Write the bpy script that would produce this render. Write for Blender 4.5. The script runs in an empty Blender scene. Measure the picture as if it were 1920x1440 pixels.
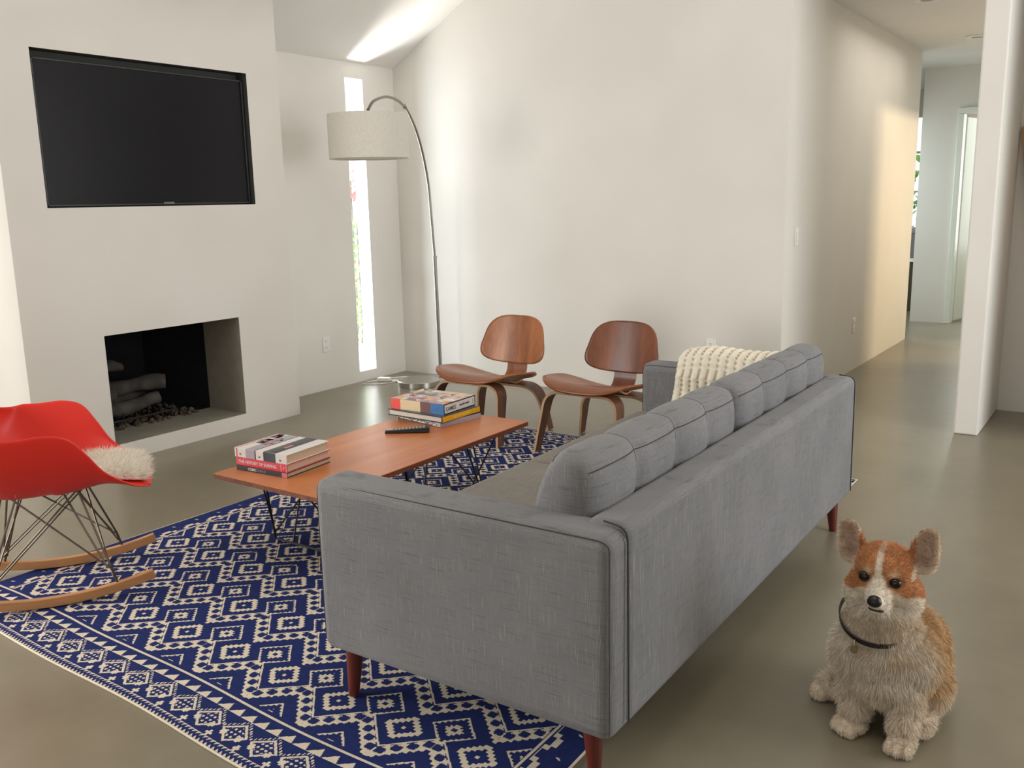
import bpy, bmesh, math, random
import numpy as np
from mathutils import Vector, Matrix, Euler, noise
random.seed(7)
rng = np.random.default_rng(11)
PI = math.pi
scene = bpy.context.scene
COL = scene.collection

# ------------------------------------------------------------------ camera
cam_d = bpy.data.cameras.new('camera'); cam = bpy.data.objects.new('camera', cam_d); COL.objects.link(cam)
cam_d.sensor_width = 36; cam_d.lens = 32.277; cam_d.clip_start = .05; cam_d.clip_end = 300
RT, UP, FW = Vector((.82188, .56928, -.02082)), Vector((-.09465, .17252, .98045)), Vector((-.56174, .80384, -.19567))
m = Matrix((RT, UP, -FW)).transposed().to_4x4(); m.translation = (0, 0, 1.47); cam.matrix_world = m
scene.camera = cam
# ------------------------------------------------------------------ world, lights, exposure
vs = scene.view_settings
scene.display_settings.display_device = 'sRGB'
vs.view_transform = 'Standard'; vs.look = 'None'; vs.gamma = 1; vs.use_curve_mapping = False; vs.exposure = 0.0
w = bpy.data.worlds.new('sky'); scene.world = w; w.use_nodes = True
nt = w.node_tree; nt.nodes.clear()
wo = nt.nodes.new('ShaderNodeOutputWorld'); bg = nt.nodes.new('ShaderNodeBackground'); bg.inputs['Color'].default_value = (.93, .97, 1, 1)
bg.inputs['Strength'].default_value = 1.4; nt.links.new(bg.outputs[0], wo.inputs[0])

def area(name, loc, target, sx, sy, power, color=(1, 1, 1), spread=180):
    l = bpy.data.lights.new(name, 'AREA'); l.shape = 'RECTANGLE'; l.size = sx; l.size_y = sy; l.energy = power; l.color = color
    l.spread = math.radians(spread)
    o = bpy.data.objects.new(name, l); COL.objects.link(o); o.location = loc
    o.rotation_euler = (Vector(target) - Vector(loc)).to_track_quat('-Z', 'Y').to_euler()
    return o
# daylight through the glass doors of the window wall (left, out of frame) and through the tall doors behind the camera
area('daylight_glass_doors', (-5.25, -.3, 1.25), (-3, 1.9, .2), 2.0, 2.2, 150, (1, .985, .96))
area('daylight_rear_doors', (-.9, -3.05, 1.7), (-1.6, 3, 1.6), 3.6, 2.0, 24, (1, .955, .90))
area('daylight_right_window', (3.2, 2.6, 2.3), (-2.5, 3.6, 1.3), 2.2, 1.4, 18, (1, .97, .95))
area('daylight_far_right_window', (3.2, 4.4, 1.7), (-2.5, 4.6, 1.4), 2.6, 2.2, 134, (.93, .965, 1))
area('overhead_fill', (-1.0, 1.8, 4.3), (-2.6, 3.8, 0), 1.8, 1.8, 30, (1, .97, .94))  # added fill lamp hanging free below the ceiling, brightens upward faces
# daylight entering the slot window from the sunlit court outside
area('court_light', (-6.75, 4.1, 1.4), (-5.3, 5.9, 1.4), 1.3, 3.0, 380, (.82, .92, 1))
area('court_sky_light', (-8.3, 4.9, 1.6), (-5.4, 5.6, 1.3), 2.0, 3.0, 520, (.88, .94, 1))
area('court_ground_light', (-5.95, 5.42, .06), (-5.30, 5.68, 2.66), .45, .3, 30, (1, .99, .96), 60)
# warm sunlit side room and rooms at the end of the hall
area('side_room_light', (.95, 9.35, 1.95), (-2.0, 9.5, 1.2), .9, .22, 34, (1, .77, .48), 130)
area('end_room_light', (-1.45, 13.2, 1.6), (-1.7, 11.3, 1.2), 1.2, 1.8, 36, (.95, 1, .97))
area('far_room_light', (-3.3, 11.0, 1.6), (-2.0, 10.6, .4), 1.0, 1.6, 28, (.80, .95, 1))
area('hall_overhead_fill', (-1.4, 8.2, 2.72), (-1.4, 8.2, 0), .8, 2.0, 9, (1, .95, .86))  # added fill lamp hanging free under the hall ceiling, no opening above

# ------------------------------------------------------------------ materials
def srgb(r, g, b):
    f = lambda c: c / 12.92 if c <= .04045 else ((c + .055) / 1.055) ** 2.4
    return (f(r / 255), f(g / 255), f(b / 255), 1)
class NT:
    def __init__(s, name):
        s.m = bpy.data.materials.new(name); s.m.use_nodes = True; s.t = s.m.node_tree
        s.b = s.t.nodes['Principled BSDF']
    def n(s, typ, **kw):
        nd = s.t.nodes.new(typ)
        for k, v in kw.items(): setattr(nd, k, v)
        return nd
    def l(s, a, b): s.t.links.new(a, b)
    def coord(s, scale=(1, 1, 1), rot=(0, 0, 0), kind='Object'):
        tc = s.n('ShaderNodeTexCoord'); mp = s.n('ShaderNodeMapping'); mp.inputs['Scale'].default_value = scale
        mp.inputs['Rotation'].default_value = rot; s.l(tc.outputs[kind], mp.inputs[0]); return mp.outputs[0]
    def noise(s, vec, scale=5, detail=3, rough=.5):
        nd = s.n('ShaderNodeTexNoise'); nd.inputs['Scale'].default_value = scale; nd.inputs['Detail'].default_value = detail
        nd.inputs['Roughness'].default_value = rough; s.l(vec, nd.inputs['Vector']); return nd.outputs['Fac']
    def ramp(s, fac, stops):
        r = s.n('ShaderNodeValToRGB'); e = r.color_ramp.elements
        while len(e) < len(stops): e.new(.5)
        for el, (p, c) in zip(e, stops): el.position = p; el.color = c
        s.l(fac, r.inputs[0]); return r.outputs[0]
    def mix(s, fac, a, b, mode='MIX'):
        mx = s.n('ShaderNodeMix', data_type='RGBA', blend_type=mode)
        if isinstance(fac, float): mx.inputs[0].default_value = fac
        else: s.l(fac, mx.inputs[0])
        for i, c in ((6, a), (7, b)):
            if isinstance(c, tuple): mx.inputs[i].default_value = c
            else: s.l(c, mx.inputs[i])
        return mx.outputs[2]
    def bump(s, h, strength=.2, dist=.01):
        b = s.n('ShaderNodeBump'); b.inputs['Strength'].default_value = strength; b.inputs['Distance'].default_value = dist
        s.l(h, b.inputs['Height']); s.l(b.outputs[0], s.b.inputs['Normal']); return b
    def col(s, c):
        if isinstance(c, tuple): s.b.inputs['Base Color'].default_value = c
        else: s.l(c, s.b.inputs['Base Color'])
    def rough(s, v):
        if isinstance(v, (int, float)): s.b.inputs['Roughness'].default_value = v
        else: s.l(v, s.b.inputs['Roughness'])
def simple(name, c, rough=.5, metal=0, spec=.5, nz=0.0, scale=30):
    k = NT(name); k.rough(rough); k.b.inputs['Metallic'].default_value = metal; k.b.inputs['Specular IOR Level'].default_value = spec
    f = k.noise(k.coord(), scale, 3)
    d = tuple(min(1, x * (1 - nz)) for x in c[:3]) + (1,); u = tuple(min(1, x * (1 + nz)) for x in c[:3]) + (1,)
    k.col(k.ramp(f, [(.3, d), (.7, u)])); return k.m
def wood(name, dark, light, axis='Z', scale=1.0, rough=.38):
    k = NT(name)
    sc = {'Z': (14, 14, 1.0), 'X': (1.0, 14, 14), 'Y': (14, 1.0, 14)}[axis]
    sc = tuple(q * scale for q in sc)
    v = k.coord(sc)
    a = k.noise(v, 1.2, 4, .55); b = k.noise(v, 8, 3, .6)
    mx = k.n('ShaderNodeMath', operation='MULTIPLY_ADD'); k.l(b, mx.inputs[0]); mx.inputs[1].default_value = .25; k.l(a, mx.inputs[2])
    k.col(k.ramp(mx.outputs[0], [(.35, dark), (.85, light)])); k.rough(rough); k.bump(b, .05, .002); return k.m
M = {}
def build_materials():
    k = NT('white_plaster'); v = k.coord()
    k.col(k.ramp(k.noise(v, 1.3, 2), [(.3, srgb(226, 222, 214)), (.7, srgb(233, 229, 222))])); k.rough(.75); k.bump(k.noise(v, 60, 4), .12, .004); M['wall'] = k.m
    k = NT('white_ceiling_plaster'); v = k.coord()
    k.col(k.ramp(k.noise(v, 1.1, 2), [(.3, srgb(228, 224, 218)), (.7, srgb(234, 231, 226))])); k.rough(.8); k.bump(k.noise(v, 40, 4), .08, .004); M['ceil'] = k.m
    k = NT('polished_concrete'); v = k.coord((1, 1, 1))
    a = k.noise(v, .9, 5, .6); b = k.noise(v, 7, 4, .6)
    c1 = k.ramp(a, [(.3, srgb(119, 111, 93)), (.7, srgb(143, 134, 114))])
    c2 = k.ramp(b, [(.30, srgb(120, 113, 95)), (.75, srgb(140, 132, 112))])
    k.col(k.mix(.35, c1, c2)); k.rough(.29); k.bump(k.noise(v, 2, 1), .02, .01); M['floor'] = k.m
    # linen-like grey upholstery with light vertical and dark horizontal slubs
    def fabric(name, base, dark, light, zdir):
        k = NT(name)
        if zdir: hs, vsx = (9, 9, 330), (420, 420, 14)
        else: hs, vsx = (9, 330, 100), (420, 14, 100)
        h = k.noise(k.coord(hs), 1.0, 2, .6); vv = k.noise(k.coord(vsx), 1.0, 2, .6); big = k.noise(k.coord(), 3.5, 3)
        c0 = k.ramp(big, [(.3, base[0]), (.7, base[1])])
        fh = k.ramp(h, [(.56, (0, 0, 0, 1)), (.72, (1, 1, 1, 1))]); fv = k.ramp(vv, [(.57, (0, 0, 0, 1)), (.74, (1, 1, 1, 1))])
        mh = k.n('ShaderNodeMath', operation='MULTIPLY'); k.l(fh, mh.inputs[0]); mh.inputs[1].default_value = .62
        mv = k.n('ShaderNodeMath', operation='MULTIPLY'); k.l(fv, mv.inputs[0]); mv.inputs[1].default_value = .72
        c = k.mix(mh.outputs[0], c0, dark); c = k.mix(mv.outputs[0], c, light)
        k.col(c); k.rough(.92); k.b.inputs['Specular IOR Level'].default_value = .2
        ad = k.n('ShaderNodeMath', operation='ADD'); k.l(h, ad.inputs[0]); k.l(vv, ad.inputs[1]); k.bump(ad.outputs[0], .35, .003)
        k.b.inputs['Sheen Weight'].default_value = .15
        return k.m
    M['fab'] = fabric('grey_slub_upholstery', (srgb(112, 112, 114), srgb(125, 124, 126)), srgb(78, 77, 78), srgb(162, 158, 150), True)
    M['fab_top'] = fabric('grey_slub_upholstery_toplit', (srgb(118, 112, 104), srgb(131, 124, 115)), srgb(90, 86, 80), srgb(156, 149, 137), False)  # same fabric, warm light from above put into its tone
    M['seam'] = simple('dark_seam_thread', srgb(58, 56, 56), .9)
    M['legwood'] = wood('dark_red_stained_wood', srgb(66, 22, 16), srgb(112, 42, 30), 'Z', 1, .4)
    M['walnut'] = wood('walnut_veneer', srgb(108, 60, 34), srgb(184, 118, 74), 'Z', .55, .33)
    M['walnut_seat'] = wood('walnut_veneer_seat', srgb(104, 56, 33), srgb(170, 104, 64), 'X', .55, .30)
    M['walnut2'] = wood('dark_walnut_veneer', srgb(76, 38, 24), srgb(136, 80, 52), 'Z', .55, .33)
    M['walnut2_seat'] = wood('dark_walnut_veneer_seat', srgb(98, 52, 30), srgb(166, 98, 56), 'X', .55, .30)
    M['plydark'] = wood('dark_walnut_ply', srgb(70, 42, 30), srgb(112, 72, 52), 'Z', .8, .4)
    M['plyedge'] = wood('pale_ply_edge', srgb(150, 112, 76), srgb(188, 150, 106), 'Z', 1, .5)
    M['tabletop'] = wood('orange_maple_veneer', srgb(180, 98, 54), srgb(210, 136, 82), 'Y', .30, .37)
    M['tabledge'] = wood('brown_ply_edge', srgb(84, 42, 24), srgb(142, 76, 44), 'Y', 1.5, .5)
    M['maple'] = wood('maple_wood', srgb(166, 112, 68), srgb(200, 148, 100), 'Y', .8, .42)
    M['blackwire'] = simple('black_wire', srgb(16, 16, 18), .45, 0, .5)
    M['chrome'] = simple('dull_chrome_wire', srgb(112, 105, 95), .34, 1)
    M['nickel'] = simple('brushed_nickel', srgb(150, 146, 140), .33, 1)
    M['nickel_base'] = simple('brushed_nickel_disc', srgb(190, 188, 182), .25, 1)
    k = NT('white_linen_shade'); v = k.coord((200, 200, 60)); k.col(k.ramp(k.noise(v, 1, 2), [(.3, srgb(208, 203, 192)), (.7, srgb(222, 217, 206))])); k.rough(.85)
    k.b.inputs['Subsurface Weight'].default_value = 0; M['shade'] = k.m
    M['red'] = simple('red_moulded_plastic', srgb(226, 42, 28), .42, 0, .5, .03, 3)
    M['fur'] = simple('cream_sheepskin_fur', srgb(253, 244, 230), .85, 0, .2, .05, 40)
    M['knit'] = simple('cream_knit_yarn', srgb(236, 228, 210), .9, 0, .2, .05, 60)
    M['knitgap'] = simple('knit_eyelet_shade', srgb(196, 186, 164), .95, 0, .1, .05, 60)  # shade in the grooves between ribs, put into the yarn colour
    M['rugblue'] = simple('cobalt_blue_wool', srgb(35, 45, 94), .95, 0, .1, .12, 60)
    M['rugcream'] = simple('cream_wool', srgb(212, 200, 178), .95, 0, .1, .06, 60)
    M['tvbody'] = simple('black_tv_plastic', srgb(34, 36, 40), .35)
    M['tvedge'] = simple('dark_tv_bezel', srgb(50, 52, 56), .35)
    M['screen'] = simple('black_glossy_screen', srgb(17, 18, 24), .22, 0, .28)
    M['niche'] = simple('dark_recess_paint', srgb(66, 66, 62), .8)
    M['cement'] = simple('grey_fireplace_cement', srgb(150, 145, 132), .85, 0, .3, .08, 14)
    M['soot'] = simple('sooty_firebox', srgb(22, 22, 26), .9, 0, .2, .2, 10)
    M['ash'] = simple('brown_ash_and_embers', srgb(92, 80, 68), .95, 0, .1, .5, 25)
    M['log'] = simple('grey_ceramic_log', srgb(84, 80, 76), .9, 0, .2, .3, 12)
    M['iron'] = simple('black_iron_grate', srgb(40, 36, 32), .6)
    M['whiteplastic'] = simple('white_plastic', srgb(236, 234, 228), .4)
    M['whitepaint'] = simple('white_gloss_door_paint', srgb(236, 240, 230), .35)
    M['slotgrey'] = simple('grey_slot_plastic', srgb(90, 88, 84), .5)
    M['black'] = simple('black_plastic', srgb(18, 18, 20), .35)
    M['grey'] = simple('grey_button_rubber', srgb(170, 170, 172), .5)
    M['page'] = simple('cream_book_pages', srgb(205, 184, 158), .85, 0, .2, .08, 120)
    M['pagew'] = simple('pale_book_pages', srgb(208, 200, 190), .85, 0, .2, .05, 120)
    for nm, c in dict(bk_red=(214, 44, 66), bk_black=(40, 42, 44), bk_pink=(206, 120, 128), bk_cream=(214, 190, 150), bk_brown=(94, 50, 36), bk_blue=(0, 98, 158), bk_orange=(222, 66, 50),
                      bk_yellow=(222, 168, 30), bk_white=(226, 220, 216), bk_navy=(34, 40, 50), bk_lilac=(170, 160, 170), bk_pinkl=(232, 132, 128), bk_grey=(120, 122, 134),
                      bk_skin=(226, 176, 158), bk_mustard=(232, 196, 92), bk_dgrey=(70, 72, 80), bk_tan=(146, 122, 104)).items():
        M[nm] = simple(nm.replace('bk', 'printed_cover'), srgb(*c), .3, 0, .5, .03, 60)
    k = NT('foliage_leaf'); k.col(k.ramp(k.noise(k.coord(), 9, 2), [(.3, srgb(70, 130, 50)), (.7, srgb(150, 205, 90))])); k.rough(.5); k.b.inputs['Subsurface Weight'].default_value = 0; M['leaf'] = k.m
    k = NT('red_leaf'); k.col(k.ramp(k.noise(k.coord(), 9, 2), [(.3, srgb(150, 40, 50)), (.7, srgb(190, 90, 90))])); M['redleaf'] = k.m
    M['bark'] = simple('dark_bark', srgb(80, 66, 50), .9, 0, .2, .2)
    M['paving'] = simple('pale_court_paving', srgb(236, 232, 224), .8)
    M['deskwood'] = simple('dark_brown_wood', srgb(70, 58, 36), .5)
    M['greybox'] = simple('grey_paper_stack', srgb(120, 118, 118), .6)
    M['deskwhite'] = simple('white_laminate', srgb(240, 240, 240), .4)
    M['bluelabel'] = simple('blue_print', srgb(50, 80, 170), .5)
    M['strap'] = simple('dark_nylon', srgb(26, 24, 24), .5)
    M['eye'] = simple('dark_brown_eye', srgb(14, 8, 6), .12, 0, .45)
    M['nosem'] = simple('black_dog_nose', srgb(14, 13, 15), .35, 0, .5)
    M['mouth'] = simple('dark_lip', srgb(36, 26, 26), .6)
    M['tag'] = simple('metal_tag', srgb(150, 140, 110), .35, 1)
    k = NT('dog_coat'); at = k.n('ShaderNodeAttribute', attribute_name='Col'); nz = k.noise(k.coord(), 60, 3)
    hs = k.n('ShaderNodeHueSaturation'); k.l(at.outputs['Color'], hs.inputs['Color'])
    mr = k.n('ShaderNodeMapRange'); k.l(nz, mr.inputs[0]); mr.inputs[1].default_value = .3; mr.inputs[2].default_value = .7; mr.inputs[3].default_value = .86; mr.inputs[4].default_value = 1.1
    k.l(mr.outputs[0], hs.inputs['Value']); k.col(hs.outputs[0]); k.rough(.85); k.b.inputs['Specular IOR Level'].default_value = .2; M['coat'] = k.m
    k = NT('clear_glass'); k.t.nodes.remove(k.b); tr = k.n('ShaderNodeBsdfTransparent'); gl = k.n('ShaderNodeBsdfGlossy'); gl.inputs['Roughness'].default_value = .02
    mxs = k.n('ShaderNodeMixShader'); mxs.inputs[0].default_value = .05; k.l(tr.outputs[0], mxs.inputs[1]); k.l(gl.outputs[0], mxs.inputs[2])
    k.l(mxs.outputs[0], k.t.nodes['Material Output'].inputs[0]); M['glass'] = k.m
build_materials()

# ------------------------------------------------------------------ mesh helpers
class MB:
    def __init__(s): s.v = []; s.f = []; s.mi = []
    def add(s, vs_, fs, mi=0):
        o = len(s.v); s.v += [tuple(q) for q in vs_]; s.f += [tuple(i + o for i in f) for f in fs]
        s.mi += [mi] * len(fs) if isinstance(mi, int) else list(mi); return s
    def box(s, x0, x1, y0, y1, z0, z1, mi=0, mat=None):
        vv = [Vector((x, y, z)) for z in (z0, z1) for x, y in ((x0, y0), (x1, y0), (x1, y1), (x0, y1))]
        if mat: vv = [mat @ q for q in vv]
        return s.add(vv, [(3, 2, 1, 0), (4, 5, 6, 7), (0, 1, 5, 4), (1, 2, 6, 5), (2, 3, 7, 6), (3, 0, 4, 7)], mi)
    def tube(s, pts, r, n=10, mi=0, cap=True):
        pts = [Vector(p) for p in pts]; rs = r if isinstance(r, (list, tuple)) else [r] * len(pts)
        vv = []; fs = []; ref = None
        for i, p in enumerate(pts):
            d = (pts[min(i + 1, len(pts) - 1)] - pts[max(i - 1, 0)]).normalized()
            if ref is None: ref = Vector((0, 0, 1)) if abs(d.z) < .9 else Vector((1, 0, 0))
            a = (ref - d * ref.dot(d)).normalized(); b = d.cross(a); ref = a
            for k in range(n):
                t = 2 * PI * k / n; vv.append(p + (a * math.cos(t) + b * math.sin(t)) * rs[i])
        for i in range(len(pts) - 1):
            for k in range(n):
                fs.append((i * n + k, i * n + (k + 1) % n, (i + 1) * n + (k + 1) % n, (i + 1) * n + k))
        if cap: fs.append(tuple(range(n - 1, -1, -1))); fs.append(tuple((len(pts) - 1) * n + k for k in range(n)))
        return s.add(vv, fs, mi)
    def ribbon(s, pts, wdir, widths, th, mi=(0, 0), side=None):
        """bent sheet: path pts, constant width direction, thickness th; edge faces get mi[1]"""
        pts = [Vector(p) for p in pts]; wd = Vector(wdir).normalized(); vv = []; n = len(pts)
        for i, p in enumerate(pts):
            d = (pts[min(i + 1, n - 1)] - pts[max(i - 1, 0)]).normalized(); nn = d.cross(wd).normalized()
            w_ = widths[i] / 2
            vv += [p - wd * w_ - nn * th / 2, p + wd * w_ - nn * th / 2, p + wd * w_ + nn * th / 2, p - wd * w_ + nn * th / 2]
        fs = []; ms = []
        for i in range(n - 1):
            a, b = 4 * i, 4 * i + 4
            for j, mm in ((0, mi[0]), (1, mi[1]), (2, mi[0]), (3, mi[1])):
                k = (j + 1) % 4; fs.append((a + j, a + k, b + k, b + j)); ms.append(mm)
        fs += [(3, 2, 1, 0), tuple(4 * (n - 1) + q for q in range(4))]; ms += [mi[1]] * 2
        return s.add(vv, fs, ms)
    def lathe(s, prof, c=(0, 0, 0), n=48, mi=0, closed=False):
        vv = []; fs = []; m_ = len(prof)
        for r, z in prof:
            for k in range(n):
                t = 2 * PI * k / n; vv.append((c[0] + r * math.cos(t), c[1] + r * math.sin(t), c[2] + z))
        for i in range(m_ - 1 + (1 if closed else 0)):
            j = (i + 1) % m_
            for k in range(n): fs.append((i * n + k, i * n + (k + 1) % n, j * n + (k + 1) % n, j * n + k))
        if not closed: fs.append(tuple(range(n - 1, -1, -1))); fs.append(tuple((m_ - 1) * n + k for k in range(n)))
        return s.add(vv, fs, mi)
    def grid(s, fn, nu, nv, mi=0):
        vv = [fn(i / nu, j / nv) for j in range(nv + 1) for i in range(nu + 1)]
        fs = [(j * (nu + 1) + i, j * (nu + 1) + i + 1, (j + 1) * (nu + 1) + i + 1, (j + 1) * (nu + 1) + i) for j in range(nv) for i in range(nu)]
        return s.add(vv, fs, mi)
    def ell(s, c, r, rot=(0, 0, 0), nu=24, nv=14, mi=0):
        R = Euler(rot).to_matrix(); c = Vector(c); vv = [c + R @ Vector((0, 0, -r[2]))]
        for j in range(1, nv):
            ph = -PI / 2 + PI * j / nv
            for i in range(nu):
                t = 2 * PI * i / nu; vv.append(c + R @ Vector((r[0] * math.cos(ph) * math.cos(t), r[1] * math.cos(ph) * math.sin(t), r[2] * math.sin(ph))))
        vv.append(c + R @ Vector((0, 0, r[2]))); top = len(vv) - 1; fs = []
        for i in range(nu):
            fs.append((0, 1 + (i + 1) % nu, 1 + i)); fs.append((top, 1 + (nv - 2) * nu + i, 1 + (nv - 2) * nu + (i + 1) % nu))
        for j in range(nv - 2):
            for i in range(nu):
                a = 1 + j * nu; b = a + nu; fs.append((a + i, a + (i + 1) % nu, b + (i + 1) % nu, b + i))
        return s.add(vv, fs, mi)
    def build(s, name, mats, parent=None, smooth=False, bevel=0, seg=2, subsurf=0, angle=40):
        me = bpy.data.meshes.new(name); me.from_pydata(s.v, [], s.f)
        if not isinstance(mats, (list, tuple)): mats = [mats]
        for mm in mats: me.materials.append(M[mm])
        me.polygons.foreach_set('material_index', s.mi); me.update()
        o = bpy.data.objects.new(name, me); COL.objects.link(o)
        if parent: o.parent = parent
        if bevel:
            b = o.modifiers.new('bevel', 'BEVEL'); b.width = bevel; b.segments = seg; b.limit_method = 'ANGLE'; b.angle_limit = math.radians(30)
        if subsurf:
            q = o.modifiers.new('sub', 'SUBSURF'); q.levels = subsurf; q.render_levels = subsurf
        if smooth or bevel:
            me.polygons.foreach_set('use_smooth', [True] * len(me.polygons))
            try: me.set_sharp_from_angle(angle=math.radians(angle))
            except Exception: pass
        return o
def tag(o, label=None, cat=None, group=None, kind=None):
    if label: o['label'] = label
    if cat: o['category'] = cat
    if group: o['group'] = group
    if kind: o['kind'] = kind
    return o
def empty(name, loc, rz=0, **kw):
    o = bpy.data.objects.new(name, None); COL.objects.link(o); o.location = loc; o.rotation_euler = (0, 0, rz); o.empty_display_size = .1
    return tag(o, **kw)
def struct(mb, name, mats, label=None, cat=None, **kw):
    o = mb.build(name, mats, **kw); o['kind'] = 'structure'
    return tag(o, label, cat)
def text(name, body, size, mat, parent, loc, rot, ext=.0003, align='LEFT', sx=1.0, bold=.0003):
    c = bpy.data.curves.new(name, 'FONT'); c.body = body; c.size = size; c.extrude = ext; c.align_x = align; c.align_y = 'CENTER'
    c.offset = bold
    c.materials.append(M[mat]); t_ = bpy.data.objects.new(name, c); COL.objects.link(t_); dg = bpy.context.evaluated_depsgraph_get(); me = bpy.data.meshes.new_from_object(t_.evaluated_get(dg)); me.name = name
    bpy.data.objects.remove(t_); bpy.data.curves.remove(c); o = bpy.data.objects.new(name, me); COL.objects.link(o); o.parent = parent
    o.location = loc; o.rotation_euler = rot; o.scale = (sx, 1, 1); return o
def rim(o, th=.012, off=0):
    q = o.modifiers.new('thick', 'SOLIDIFY'); q.thickness = th; q.offset = off; return o
def bez(p0, p1, p2, p3, n=12):
    p0, p1, p2, p3 = map(Vector, (p0, p1, p2, p3))
    return [p0 * (1 - t) ** 3 + p1 * 3 * t * (1 - t) ** 2 + p2 * 3 * t * t * (1 - t) + p3 * t ** 3 for t in [i / n for i in range(n + 1)]]
def fillet(pts, r, n=6):
    pts = [Vector(p) for p in pts]; out = [pts[0]]
    for a, b, c in zip(pts, pts[1:], pts[2:]):
        d1 = (a - b); d2 = (c - b); rr = min(r, d1.length * .49, d2.length * .49)
        p = b + d1.normalized() * rr; q = b + d2.normalized() * rr
        out += [p * (1 - t) ** 2 + b * 2 * t * (1 - t) + q * t * t for t in [i / n for i in range(n + 1)]]
    return out + [pts[-1]]

# ------------------------------------------------------------------ room shell
XW, YB, XF, XH = -5.40, 6.075, -4.935, -2.02        # window wall, back wall, fireplace face, hall wall
SL = .57
def zc(x): return 2.575 + SL * (x - XW)
def build_room():
    b = MB(); b.box(-9, 6, -4, 16, -.12, 0); struct(b, 'floor', 'floor', 'grey brown polished concrete floor running through the whole house', 'floor')
    # window wall with slot window
    wy0, wy1, wz0, wz1, d = 5.50, 5.70, .085, 2.455, .13
    b = MB(); x0, x1 = XW - d, XW
    b.box(x0, x1, 1.0, 2.54, 0, 3.0); b.box(x0, x1, 2.54, 4.36, 1.0, 3.0); b.box(x0, x1, 4.36, wy0, 0, 3.0); b.box(x0, x1, wy1, YB + .2, 0, 3.0); b.box(x0, x1, wy0, wy1, 0, wz0); b.box(x0, x1, wy0, wy1, wz1, 3.0)
    b.box(x0, x1, -3.2, -2.0, 0, 3.0); b.box(x0, x1, -2.0, 1.0, 2.5, 3.0); b.box(x0, x1, .6, 1.0, 0, 2.5)
    struct(b, 'wall_window', 'wall', 'white plaster wall with the tall slot window', 'wall')
    g = MB(); g.box(x0 + .02, x0 + .03, wy0, wy1, wz0, wz1); o = struct(g, 'window_1', 'glass', 'tall narrow slot window beside the back corner', 'window')
    # fireplace chimney breast
    fy0, fy1, fz0, fz1 = 2.965, 3.925, .10, .753
    ty0, ty1, tz0, tz1 = 2.72, 4.135, 1.483, 2.312
    b = MB()
    ys = [2.50, ty0, fy0, fy1, ty1, 4.40]; zs = [0, fz0, fz1, tz0, tz1, 2.4]
    for i in range(5):
        for j in range(5):
            ya, yb_, za, zb = ys[i], ys[i + 1], zs[j], zs[j + 1]
            if ya >= fy0 and yb_ <= fy1 and za >= fz0 and zb <= fz1: continue
            if ya >= ty0 and yb_ <= ty1 and za >= tz0 and zb <= tz1: continue
            b.add([(XF, ya, za), (XF, yb_, za), (XF, yb_, zb), (XF, ya, zb)], [(0, 1, 2, 3)])
    zt = zc(XF) + .06
    b.add([(XF, 2.50, 2.4), (XF, 4.40, 2.4), (XF, 4.40, zt), (XF, 2.50, zt)], [(0, 1, 2, 3)])
    b.add([(XF, 4.40, 0), (XW, 4.40, 0), (XW, 4.40, zt), (XF, 4.40, zt)], [(0, 1, 2, 3)])
    b.add([(XF, 2.50, 0), (XF, 2.50, zt), (XW, 2.50, zt), (XW, 2.50, 0)], [(0, 1, 2, 3)])
    bm = bmesh.new(); me = bpy.data.meshes.new('x'); me.from_pydata(b.v, [], b.f); bm.from_mesh(me); bmesh.ops.remove_doubles(bm, verts=bm.verts, dist=1e-4)
    b2 = MB(); bm.verts.ensure_lookup_table(); b2.add([v.co for v in bm.verts], [[v.index for v in f.verts] for f in bm.faces]); bm.free()
    struct(b2, 'wall_chimney', 'wall', 'white chimney breast holding the television and the fireplace', 'wall', bevel=.012, seg=3)
    # firebox: cement reveal, sooty interior, hearth floor
    b = MB(); dx = .38; X0 = XF - .001
    b.add([(X0, fy1, fz0), (X0 - dx, fy1 - .0, fz0), (X0 - dx, fy1, fz1), (X0, fy1, fz1)], [(0, 1, 2, 3)])
    b.add([(X0, fy0, fz0), (X0, fy0, fz1), (X0 - dx, fy0, fz1), (X0 - dx, fy0, fz0)], [(0, 1, 2, 3)])
    b.add([(X0, fy0, fz1), (X0, fy1, fz1), (X0 - dx, fy1, fz1), (X0 - dx, fy0, fz1)], [(0, 1, 2, 3)])
    b.add([(X0, fy0, fz0), (X0 - dx, fy0, fz0), (X0 - dx, fy1, fz0), (X0, fy1, fz0)], [(0, 1, 2, 3)])
    fb = struct(b, 'trim_1', 'cement', 'grey cement lining around the fireplace opening', 'fireplace lining')
    b = MB(); b.box(X0 - .95, X0 - .86, 2.5, 4.3, 0, 1.2); b.box(X0 - .95, XW - .14, 2.5, 2.6, 0, 1.2); b.box(X0 - .95, XW - .14, 4.3, 4.36, 0, 1.2); b.box(X0 - .95, XW - .14, 2.5, 4.36, 1.0, 1.2); xa, xb = X0 - dx, X0 - .80  # unseen outer boxes added to keep outside light out of the firebox
    b.add([(xa, fy1 + .0, fz0), (xb, fy1 - .2, fz0), (xb, fy1 - .2, fz1), (xa, fy1, fz1)], [(0, 1, 2, 3)])
    b.add([(xa, fy0, fz0), (xb, fy0 + .2, fz0), (xb, fy0 + .2, fz1), (xa, fy0, fz1)], [(3, 2, 1, 0)])
    b.add([(xb, fy0 + .2, fz0), (xb, fy1 - .2, fz0), (xb, fy1 - .2, fz1), (xb, fy0 + .2, fz1)], [(0, 1, 2, 3)])
    b.add([(xa, fy0, fz1), (xa, fy1, fz1), (xb, fy1 - .2, fz1), (xb, fy0 + .2, fz1)], [(0, 1, 2, 3)])
    b.add([(xa, fy0, fz0), (xb, fy0 + .2, fz0), (xb, fy1 - .2, fz0), (xa, fy1, fz0)], [(0, 1, 2, 3)])
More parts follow.
